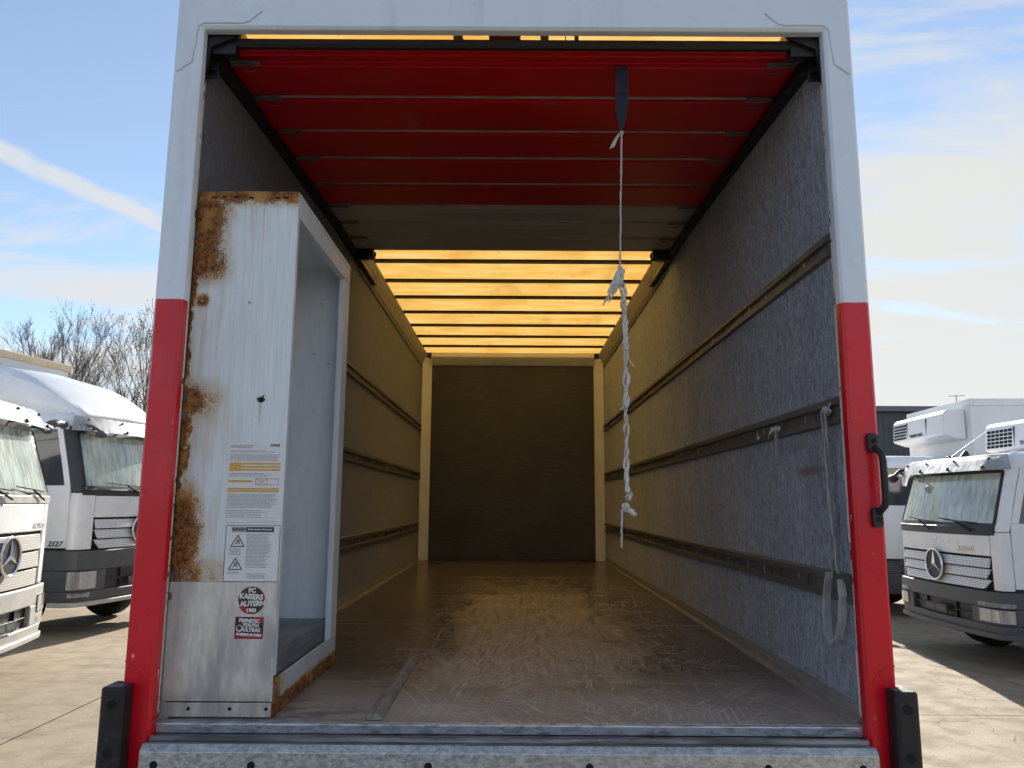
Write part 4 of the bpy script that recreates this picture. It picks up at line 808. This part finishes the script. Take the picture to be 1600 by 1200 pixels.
def build_cab(root, W, zb0, zb1, zg1, zw0, zw1, zr, D, style):
    heavy = style != 'light'; cr = .17 if heavy else .15; cb = Cab(root, W, cr, zw0, zw1); a = W-cr; us = a+cr*math.pi/2; ue = us+D-.35; white = 'white_lacquer'
    low = {'silver': 'silver_plastic', 'grey': 'grey_plastic', 'light': 'grey_plastic'}[style]; gm = 'grille_silver' if style == 'silver' else 'grille_white'
    # dark inner tub closes the gaps between panels
    cb.mk('inner_shell', 'cab_trim', (rc(-ue, ue, zb0+.10, zw0-.02), dict(off=-.05, th=.03)), bev=0)
    box('rear_bulkhead', 'white_lacquer', root, -W+.03, W-.03, D-.05, D, .75, zr-.02, bev=.03)
    box('cab_floor', 'cab_trim', root, -W+.08, W-.08, .3, D-.06, zg1-.35, zg1-.3)
    seats(cb, zg1-.3)
    # bumper: top bar, foot bar, two corners, air intake between them
    bt = zb1; bm_ = zb0+(zb1-zb0)*.62; bl = zb0+(zb1-zb0)*.22; o = .05
    cb.mk('bumper', low, (rc(-us-.45, us+.45, bm_, bt), dict(off=o, th=.07)), (rc(-us-.45, us+.45, zb0, bl), dict(off=o-.02, offt=o, th=.07)), (rc(-us-.45, -.70, bl, bm_), dict(off=o, th=.07)), (rc(.70, us+.45, bl, bm_), dict(off=o, th=.07)), bev=.015)
    cb.mk('air_intake', 'black_plastic', (rc(-.70, .70, bl, bm_), dict(off=-.01, th=.02)), (rc(-.69, .69, bl+(bm_-bl)*.45, bl+(bm_-bl)*.52), dict(off=.02, th=.03)), (rc(-.36, -.33, bl, bm_), dict(off=.02, th=.03)), (rc(.33, .36, bl, bm_), dict(off=.02, th=.03)), bev=.003)
    cb.mk('bumper_lip', 'silver_plastic' if style == 'grey' else low, (rc(-us-.2, us+.2, zb0-.05, zb0+.015), dict(off=o+.012, th=.08)), bev=.01)
    for s in (-1, 1):
        hz0, hz1 = (bl+.02, bm_-.0) if style != 'silver' else (bm_-.10, bm_+.12)
        u0, u1 = sorted((s*(a-.20), s*(a+.22)))
        hl = cb.mk('headlight', 'black_plastic', (rc(u0, u1, hz0, hz1), dict(off=o+.004, th=.02)), bev=.006)
        cb.mk('reflector', 'chrome', (rc(u0+.02, u1-.02, hz0+.02, hz1-.02), dict(off=o+.008, th=.004, nu=3, nz=2)), bev=0, smooth=None, parent=hl)
        cb.mk('lens', 'lamp_glass', (rc(u0+.012, u1-.012, hz0+.012, hz1-.012), dict(off=o+.018, th=.006)), bev=.004, parent=hl)
        if style == 'light':
            l2 = cb.mk('indicator', 'lamp_glass', (rc(u0, u1, hz1+.012, hz1+.065), dict(off=o+.014, th=.02)), bev=.006)
        else: cb.mk('fog_lamp', 'lamp_glass', (rc(u0+.03, u1-.1, hz0-.10, hz0-.04), dict(off=o+.012, th=.02)), bev=.004)
        cb.mk('step_panel', 'black_plastic' if heavy else low, (rc(*sorted((s*(us+.46), s*(us+1.35))), zb0+.05, zb1+.02), dict(off=.0, th=.06)), bev=.012)
    # plate holder
    py_ = cb.P(0, (bl+bm_)/2, o+.02)[1]; pl_ = box('number_plate', 'black_plastic', root, -.26, .26, py_-.012, py_, bl+.03, bl+.14, bev=.004); MB().box(-.235, -.02, py_-.0145, py_-.0125, bl+.055, bl+.115).box(.03, .22, py_-.0145, py_-.0125, bl+.055, bl+.115).build('plate_field', 'grey_plastic', pl_)
    # grille slats
    ng = 3; gz0 = zb1+.02; gh = (zg1-gz0)/ng; gw = a-.14 if heavy else a-.02
    cb.mk('grille_backing', 'hole_black', (rc(-gw-.03, gw+.03, gz0-.02, zg1), dict(off=-.025, th=.01)), bev=0)
    for k in range(ng):
        z = gz0+k*gh
        cb.mk('grille_slat', gm, (((-gw+.08*(ng-1-k)*.6, z), (gw-.08*(ng-1-k)*.6, z), (gw, z+gh*.88), (-gw, z+gh*.88)), dict(off=.028, offt=.0, th=.03)), bev=.008)
    cb.mk('front_panel', white, (rc(-gw-.03, gw+.03, zg1+.012, zw0-.10), dict(off=.012, th=.03)), bev=.012)
    for s in (-1, 1):
        cb.mk('corner_panel', white, (rc(*sorted((s*(gw+.04), s*(us+.02))), zb1+.015, zw0-.06), dict(off=.008, th=.03)), bev=.012)
        dz0 = zb1+.04
        dr = cb.mk('door', white, (rc(*sorted((s*(us+.03), s*(us+1.12))), dz0, zw0+.05), dict(off=.0, th=.04)),
              ((lambda A, B: (A, B, (B[0], zw1+.12), (A[0], zw1+.12)) if s > 0 else ((B[0], zw0+.05), (A[0], zw0+.05), (A[0], zw1+.12), (B[0], zw1+.12)))((s*(us+.03), zw0+.05), (s*(us+.13), zw0+.05)), dict(off=-.0, th=.04)),
              (rc(*sorted((s*(us+1.0), s*(us+1.12))), zw0+.05, zw1+.12), dict(off=.0, th=.04)), (rc(*sorted((s*(us+.13), s*(us+1.0))), zw1+.02, zw1+.12), dict(off=.0, th=.04)), bev=.008)
        cb.mk('door_glass', 'side_glass', (rc(*sorted((s*(us+.125), s*(us+1.005))), zw0+.045, zw1+.025), dict(off=-.012, th=.008)), bev=0, parent=dr)
        cb.mk('handle', 'black_plastic', (rc(*sorted((s*(us+.86), s*(us+1.04))), zw0-.22, zw0-.16), dict(off=.03, th=.03)), parent=dr)
        cb.mk('rear_quarter', white, (rc(*sorted((s*(us+1.13), s*ue)), zb1+.05, zr-.02), dict(off=.0, th=.04)), bev=.01)
        cb.mk('pillar', 'cab_trim' if heavy else white, (rc(*sorted((s*(a+.08), s*(us+.02))), zw0-.055, zw1+.12), dict(off=.0, th=.05)), bev=.01)
    cb.mk('cowl', 'silver_plastic' if style == 'silver' else 'black_plastic', (rc(-a-.12, a+.08, zw0-.095, zw0+.0), dict(off=.018, th=.03)), bev=.008)
    ws = cb.mk('windscreen', 'windscreen_dewy', (((-a-.08, zw0), (a+.08, zw0), (a+.09, zw1), (-a-.09, zw1)), dict(off=-.004, th=.008, nz=5)), bev=0)
    cb.mk('screen_border', 'black_plastic', (rc(-a-.12, a+.08, zw0-.002, zw0+.05), dict(off=.001, th=.004)), (rc(-a-.08, a+.08, zw1-.05, zw1+.01), dict(off=.001, th=.004)), (rc(-a-.10, -a-.06, zw0+.03, zw1-.03), dict(off=.001, th=.004)), (rc(a+.06, a+.10, zw0+.03, zw1-.03), dict(off=.001, th=.004)), bev=0, parent=ws)
    for x0, x1 in ((-.75, -.02), (.12, .85)):
        m = MB(); m.tube([cb.P(x1-.05, zw0-.05, .05), cb.P(x1-.35, zw0+.06, .05)], .012, 6).tube([cb.P(x0-.02, zw0+.10, .03), cb.P(x1-.35, zw0+.07, .05), cb.P(x1+.02, zw0+.05, .03)], .008, 5); m.build('wiper', 'wiper_rubber', root, smooth=50)
    # roof cap
    vs = []; fs = []; U = [ue*(-1+2*i/48) for i in range(49)]; L_ = [(zw1+.005, .0), (zw1+.10, .012), (zr-.05, -.01), (zr, -.09), (zr+.03, -.30)]
    for z, of in L_: vs += [cb.P(u, z, of) for u in U]
    n = len(U)
    for j in range(len(L_)-1):
        for i in range(n-1): fs.append((j*n+i, j*n+i+1, (j+1)*n+i+1, (j+1)*n+i))
    for i in range(n//2): fs.append(((len(L_)-1)*n+i, (len(L_)-1)*n+i+1, (len(L_)-1)*n+n-2-i, (len(L_)-1)*n+n-1-i))
    rm = MB(); rm.add(vs, fs)
    for j in range(len(L_)-1): pass
    rm.build('roof', white, root, smooth=45)
    # sun visor with brackets
    vz = zw1-.02; vz1 = vz+(.24 if heavy else .20)
    vi = cb.mk('sun_visor', 'visor_plastic', (((-a-.16, vz), (a+.16, vz), (a+.12, vz1), (-a-.12, vz1)), dict(off=.20, offt=.10, th=.012, nz=4)), bev=.004)
    for u in (-a+.02, -.35, .35, a-.02): m = MB(); m.tube([cb.P(u, vz+.03, .215), cb.P(u, vz+.03, .0)], .011, 6).ball(cb.P(u, vz+.05, .20), .018, 6, 5).ball(cb.P(u, vz1-.05, .135), .018, 6, 5).build('visor_bracket', 'black_plastic', vi, smooth=50)
    # mirrors
    for s in (-1, 1):
        b0 = Vector(cb.P(s*(us+.02), zw1+.06, -.02)); m = MB()
        if heavy:                                   # camera pod reaching out and forward from the roof edge
            m.tube([b0, b0+Vector((s*.12, -.06, .02)), b0+Vector((s*.30, -.12, .01)), b0+Vector((s*.44, -.16, -.03)), b0+Vector((s*.47, -.17, -.06))], [.07, .075, .075, .085, .05], 10, flat=.75); m.build('mirror_pod', 'grey_plastic', root, smooth=60)
        elif s < 0:
            m.tube([b0, b0+Vector((-.10, -.10, .05)), b0+Vector((-.16, -.18, -.08)), b0+Vector((-.17, -.20, -.22))], [.04, .05, .05, .03], 8); m.build('mirror_arm', 'white_lacquer', root, smooth=50)
    q = cb.P(-a*.98 if style == 'light' else -a+.05, zw1+.0, .3); m = MB().tube([cb.P(-a-.1, zw1+.10, .02), cb.P(-a-.02, zw1+.06, .22), (q[0], q[1], q[2]-.02)], .022, 8).ball((q[0], q[1]-.02, q[2]-.06), .10, 10, 7, (1.15, .7, .62)); m.build('kerb_mirror', 'grey_plastic' if heavy else 'black_plastic', root, smooth=60)
    wheel(root, -W+.2, 1.25, .5, .5, .3); wheel(root, W-.2, 1.25, .5, .5, .3)
    em_y = cb.P(0, zb1+(zg1-zb1)*.62, .05)[1]; emblem(root, Matrix.Translation((0, em_y, zb1+(zg1-zb1)*.62)), .215 if heavy else .20)
    return cb, us, a
def fairing(root, W, z0, h, y0, y1):
    """roof deflector sweeping up to the height of the body behind"""
    m = MB(); vs = []; fs = []; n = 14; k = 9
    for i in range(n+1):
        t = i/n; y = y0+(y1-y0)*t; zt = z0+h*(math.sin(t*math.pi/2)**.9); hw = W*(.80+.16*min(1, t*1.6))
        ring = [(-hw, y, z0-.06), (-hw, y, z0+(zt-z0)*.55), (-hw*.97, y, z0+(zt-z0)*.82), (-hw*.86, y, z0+(zt-z0)*.96), (0, y, zt+.02), (hw*.86, y, z0+(zt-z0)*.96), (hw*.97, y, z0+(zt-z0)*.82), (hw, y, z0+(zt-z0)*.55), (hw, y, z0-.06)]; vs += ring
    for i in range(n):
        for j in range(k-1): fs.append((i*k+j, i*k+j+1, (i+1)*k+j+1, (i+1)*k+j))
    m.add(vs, fs); f = m.build('roof_deflector', 'white_lacquer', root, smooth=40)
    so = f.modifiers.new('solid', 'SOLIDIFY'); so.thickness = .02
    MB().prism([(y0+.28, z0+.10), (y0+.75, z0+.34), (y0+.70, z0+.36), (y0+.24, z0+.13)], 'x', W*.55, W*.89).build('deflector_flap', 'silver_plastic', f, bev=.01)
    for s in (-1, 1): MB().box(*sorted((s*W*.885, s*W*.90)), y0+.9, y0+1.25, z0+.02, z0+.06).build('side_slot', 'black_plastic', f)
def body_box(root, W, y0, y1, z0, z1, edge='white_body', cells=True):
    b = box('body', 'white_body', root, -W, W, y0, y1, z0, z1, bev=.02)
    for s in (-1, 1):
        box('corner_post', 'aluminium_dull' if edge != 'white_body' else 'white_body', b, s*W-.03, s*W+.03, y0-.012, y0+.09, z0, z1-.125, bev=.008)
        box('top_rail', edge, b, *sorted((s*(W-.005), s*(W+.034))), y0+.06, y1, z1-.12, z1+.012, bev=.006); box('bottom_rail', edge, b, *sorted((s*(W-.005), s*(W+.012))), y0+.1, y1, z0, z0+.12, bev=.006)
    box('front_top_rail', edge, b, -W-.035, W+.035, y0-.02, y0+.058, z1-.12, z1+.015, bev=.006)
    return b
def underbody(root, y1, mid):
    # frame, tank, side guard and rear wheels added below the body to block light
    for s in (-1, 1): box('chassis_rail', 'black_steel', root, s*.42-.045, s*.42+.045, .6, y1, .70, .98)
    box('fuel_tank', 'aluminium_dull', root, -1.10, -.52, 2.3, 3.5, .48, 1.02, bev=.08); box('battery_box', 'black_plastic', root, .55, 1.10, 2.3, 3.3, .50, 1.0, bev=.03)
    for s in (-1, 1): box('side_guard', 'aluminium_dull', root, *sorted((s*1.14, s*1.17)), 3.6, mid-.7, .55, .95, bev=.01)
    box('engine_pan', 'black_steel', root, -.6, .6, .4, 2.2, .42, .95, bev=.05); box('axle', 'black_steel', root, -.8, .8, mid-.08, mid+.08, .42, .58)
    for s in (-1, 1): wheel(root, s*.93, mid, .5, .5, .52)
    box('mud_guard', 'black_plastic', root, -1.15, 1.15, mid-.65, mid+.65, 1.02, 1.06, bev=.01)
def reefer(root, W, y, z0, z1, dep, words, sides=(-1, 1)):
    """refrigeration unit on the front wall of a body; faces -Y"""
    hz = z0+.10; W2 = W
    pr_ = [(y, z0), (y-dep*.45, z0+.02), (y-dep, hz), (y-dep*.93, z1-.06), (y-dep*.80, z1), (y, z1)]
    u = MB().prism(pr_, 'x', -W2, W2).build('refrigeration_unit', 'white_body', root, bev=.03, seg=3)
    fy = lambda z: y-dep+(.07*dep)*(z-hz)/(z1-.06-hz)
    for s in sides:
        c0, c1 = sorted((s*W2*.42, s*W2*.95)); nx, nz_ = 6, 5; m = MB(); cw = (c1-c0)/nx; ch = (z1-.10-hz-.04)/nz_
        for i in range(nx):
            for k in range(nz_):
                za = hz+.03+k*ch; xa = c0+i*cw; m.box(xa+cw*.12, xa+cw*.88, fy(za)-.004, fy(za)+.02, za+ch*.16, za+ch*.84)
        m.build('air_grille_cells', 'hole_black', u, kind='stuff')
    for x in (-W2*.38, W2*.38): MB().box(x-.003, x+.003, fy(hz+.1)-.006, fy(hz+.1)+.03, hz+.02, z1-.1).build('cover_joint', 'grey_plastic', u)
    tb = MB(); text_mb(tb, words, .085, Matrix.Translation((-W2*.02, fy(hz+.07)-.006, hz+.07)) @ Matrix.Rotation(R(90), 4, 'X'), ext=.002, bold=.001); tb.build('lettering', 'print_black', u)
    return u
def place(name, label, x, y, rz): return thing(name, (x, y, 0), label, 'truck', R(rz))
# A: nearest on the left
A = place('parked_truck', 'white cab truck at the far left edge, its grille emblem cut by the frame', -5.67, 5.90, 98.5)
cA, usA, aA = build_cab(A, 1.25, .38, .98, 1.62, 2.06, 2.92, 3.14, 2.1, 'silver')
tb = MB(); text_mb(tb, 'ACTROS', .085, Matrix.Translation((.80, cA.P(.8, 1.72, .016)[1]-.004, 1.70)) @ Matrix.Rotation(R(5), 4, 'Z') @ Matrix.Rotation(R(90), 4, 'X'), ext=.003, shear=.35, bold=.002, space=1.1); tb.build('badge', 'chrome', A)
fairing(A, 1.2, 3.12, .55, .75, 2.1); body_box(A, 1.25, 2.5, 8.5, 1.1, 3.6)
# B: second on the left
B = place('parked_truck', 'white high-roof truck parked second on the left, between bare trees and the red post', -6.07, 9.48, 80)
B.location = (-6.15, 9.90, 0)
cB, usB, aB = build_cab(B, 1.25, .50, 1.26, 1.74, 2.18, 3.08, 3.34, 2.1, 'grey')
tb = MB(); P_ = cB.P(-(usB+.21), 1.50, .004); text_mb(tb, '2527', .105, Matrix.Translation((P_[0]-.003, P_[1], 1.36)) @ Matrix.Rotation(R(-90), 4, 'Z') @ Matrix.Rotation(R(90), 4, 'X'), ext=.003, shear=.35, bold=.003, space=1.15); tb.build('badge', 'grey_plastic', B)
fairing(B, 1.22, 3.32, .88, .35, 2.25); body_box(B, 1.20, 2.6, 9.5, 1.1, 4.55, edge='beige_edge')
# C: right, light truck with refrigerated body
Cc = place('parked_truck', 'white cab truck with dewy windscreen and dark grey bumper parked on the right', 5.78, 7.75, -90)
cC, usC, aC = build_cab(Cc, 1.18, .47, .97, 1.38, 1.74, 2.46, 2.66, 1.75, 'light')
tb = MB(); text_mb(tb, 'ATEGO', .085, Matrix.Translation((.62, cC.P(.62, 1.46, .016)[1]-.004, 1.46)) @ Matrix.Rotation(R(5), 4, 'Z') @ Matrix.Rotation(R(90), 4, 'X'), ext=.003, shear=.35, bold=.002, space=1.15); tb.build('badge', 'chrome', Cc)
box('grille_knob', 'chrome', Cc, -.03, .03, cC.P(0, 1.58, .03)[1], cC.P(0, 1.58, .0)[1], 1.55, 1.60, bev=.012)
MB().tube([(-.15, .35, 2.64), (-.13, .55, 2.80), (-.10, .95, 3.08)], [.016, .006, .004], 6).ball((-.15, .35, 2.655), .04, 8, 5).build('aerial', 'black_plastic', Cc, smooth=50)
MB().prism([(.36, 2.64), (.52, 2.64), (.50, 2.74), (.46, 2.76)], 'x', .03, .07).build('roof_fin', 'black_plastic', Cc, bev=.01)
body_box(Cc, 1.22, 1.95, 8.0, 1.0, 3.18); reefer(Cc, 1.12, 1.945, 2.72, 3.24, .48, 'THERMO KING')
# D: right, behind C, tall refrigerated body
D_ = place('parked_truck', 'tall white refrigerated truck standing behind the front right truck', 6.45, 12.55, -94)
cD, usD, aD = build_cab(D_, 1.2, .42, 1.0, 1.5, 1.95, 2.68, 2.90, 1.8, 'light')
body_box(D_, 1.27, 2.1, 11.5, 1.1, 3.95); reefer(D_, 1.10, 2.09, 3.22, 3.78, .42, 'THERMO KING', (-1,))
box('roof_marker', 'black_plastic', D_, .80, 1.0, .75, .80, 2.78, 2.83, bev=.01)
box('body_hatch', 'black_plastic', D_, 1.272, 1.29, 2.75, 2.90, 2.95, 3.40, bev=.01)

# ------------------------------------------------------------------ warehouse far behind on the right
WH = thing('warehouse', (45, 72, 0), 'long grey corrugated warehouse behind the trucks on the right', 'building')
m = MB(); x = -25.0; pf = []
while x < 60: pf += [(x, -.06), (x+.25, -.06), (x+.30, .0), (x+.55, .0)]; x += .6
pf += [(60, 20), (-25, 20)]; m.prism(pf, 'z', 0, 11.2).build('wall', 'roof_cladding', WH)
box('roof_edge', 'roof_sheet', WH, -25.4, 60.4, -.5, 20.4, 11.2, 11.75, bev=.05)
AN = MB(); AN.tube([(0, 0, 0), (0, 0, 1.5)], .035, 6).tube([(-.75, 0, 1.35), (.85, 0, 1.42)], .025, 6)
for k in range(5): AN.tube([(-.6+.32*k, -.25, 1.37+.014*k), (-.6+.32*k, .25, 1.37+.014*k)], .015, 5)
an = AN.build('roof_aerial', 'black_steel'); an.location = (45.4, 74, 11.75); tag(an, 'small aerial mast on the warehouse roof', 'aerial')

# ------------------------------------------------------------------ bare trees on the left
def bare_tree(name, loc, H, seed, label, leafy=0.0, spread=.5):
    q = random.Random(seed); t = thing(name, loc, label, 'tree', group='bare trees behind the left trucks'); tr = MB(); br = MB(); lf = MB(); cnt = [0]
    def grow(p, d, L_, r_, lev, mb):
        n = 4 if lev < 2 else 3; pts = [p]; rs = [r_]; dd = d.copy()
        for i in range(n):
            dd = (dd+Vector((q.gauss(0, .10), q.gauss(0, .10), .06+q.gauss(0, .05)))).normalized(); pts.append(pts[-1]+dd*L_/n); rs.append(max(.0045, r_*(1-.62*(i+1)/n)))
        mb.tube(pts, rs, 6 if lev < 2 else 3, caps=False)
        if lev >= 4: 
            if leafy and q.random() < leafy:
                for _ in range(2):
                    c = pts[-1]+Vector((q.gauss(0, .12), q.gauss(0, .12), q.gauss(0, .12))); a = Vector((q.gauss(0, 1), q.gauss(0, 1), q.gauss(0, 1))).normalized()*.028; b = a.orthogonal().normalized()*.022; lf.quad(c-a-b, c+a-b, c+a+b, c-a+b)
            return
        kids = {0: q.randint(11, 14), 1: q.randint(5, 7), 2: q.randint(4, 5), 3: q.randint(3, 4)}[lev]
        for k in range(kids):
            f = q.uniform(.22 if lev == 0 else .15, 1.0); i = min(n-1, int(f*n)); s_ = pts[i].lerp(pts[i+1], f*n-i); ax = Vector((math.cos(q.uniform(0, 6.28)), math.sin(q.uniform(0, 6.28)), 0)); 
            nd = (dd*q.uniform(.7, 1.1)+Vector((q.gauss(0, spread), q.gauss(0, spread), .25))).normalized()
            grow(s_, nd, L_*q.uniform(.38, .62)*(1.15-.4*f), max(.0055, rs[i]*.5), lev+1, br)
    grow(Vector((0, 0, 0)), Vector((0, 0, 1)), H*.74, H*.010, 0, tr)
    tr.build('trunk', 'bark', t, smooth=60); br.build('branches', 'bark', t)
    if leafy: lf.build('crown', 'dry_leaf', t)
    return t
spots = [(-19.4, 30, 11.0, 'tallest bare tree just left of the red post', .05), (-21.2, 31, 9.4, 'slim bare tree left of the tallest one', .0), (-21.9, 33, 8.8, 'bare tree with upright twigs, left of the slim one', .0), (-17.4, 31, 9.6, 'bare tree with some dry leaves beside the red post', .30), (-20.6, 34, 9.4, 'smaller bare tree standing behind the tallest one', .05), (-22.9, 35, 7.8, 'outermost bare tree on the left', .0), (-18.3, 28.5, 6.0, 'low bush with yellowing leaves under the bare trees', .7), (-20.3, 29.5, 8.9, 'thin bare tree nearest the trailer corner', .0), (-18.2, 33.5, 9.8, 'bare tree half hidden behind the red post', .1)]
for i, (x, y, H, lb, lfy) in enumerate(spots): bare_tree('bare_tree', (x, y, 0), H, 40+i, lb, lfy, .36)
for t_, y1_, m_ in ((A, 8.4, 6.2), (B, 9.4, 6.8), (Cc, 7.9, 5.6), (D_, 11.4, 7.5)): underbody(t_, y1_, m_)
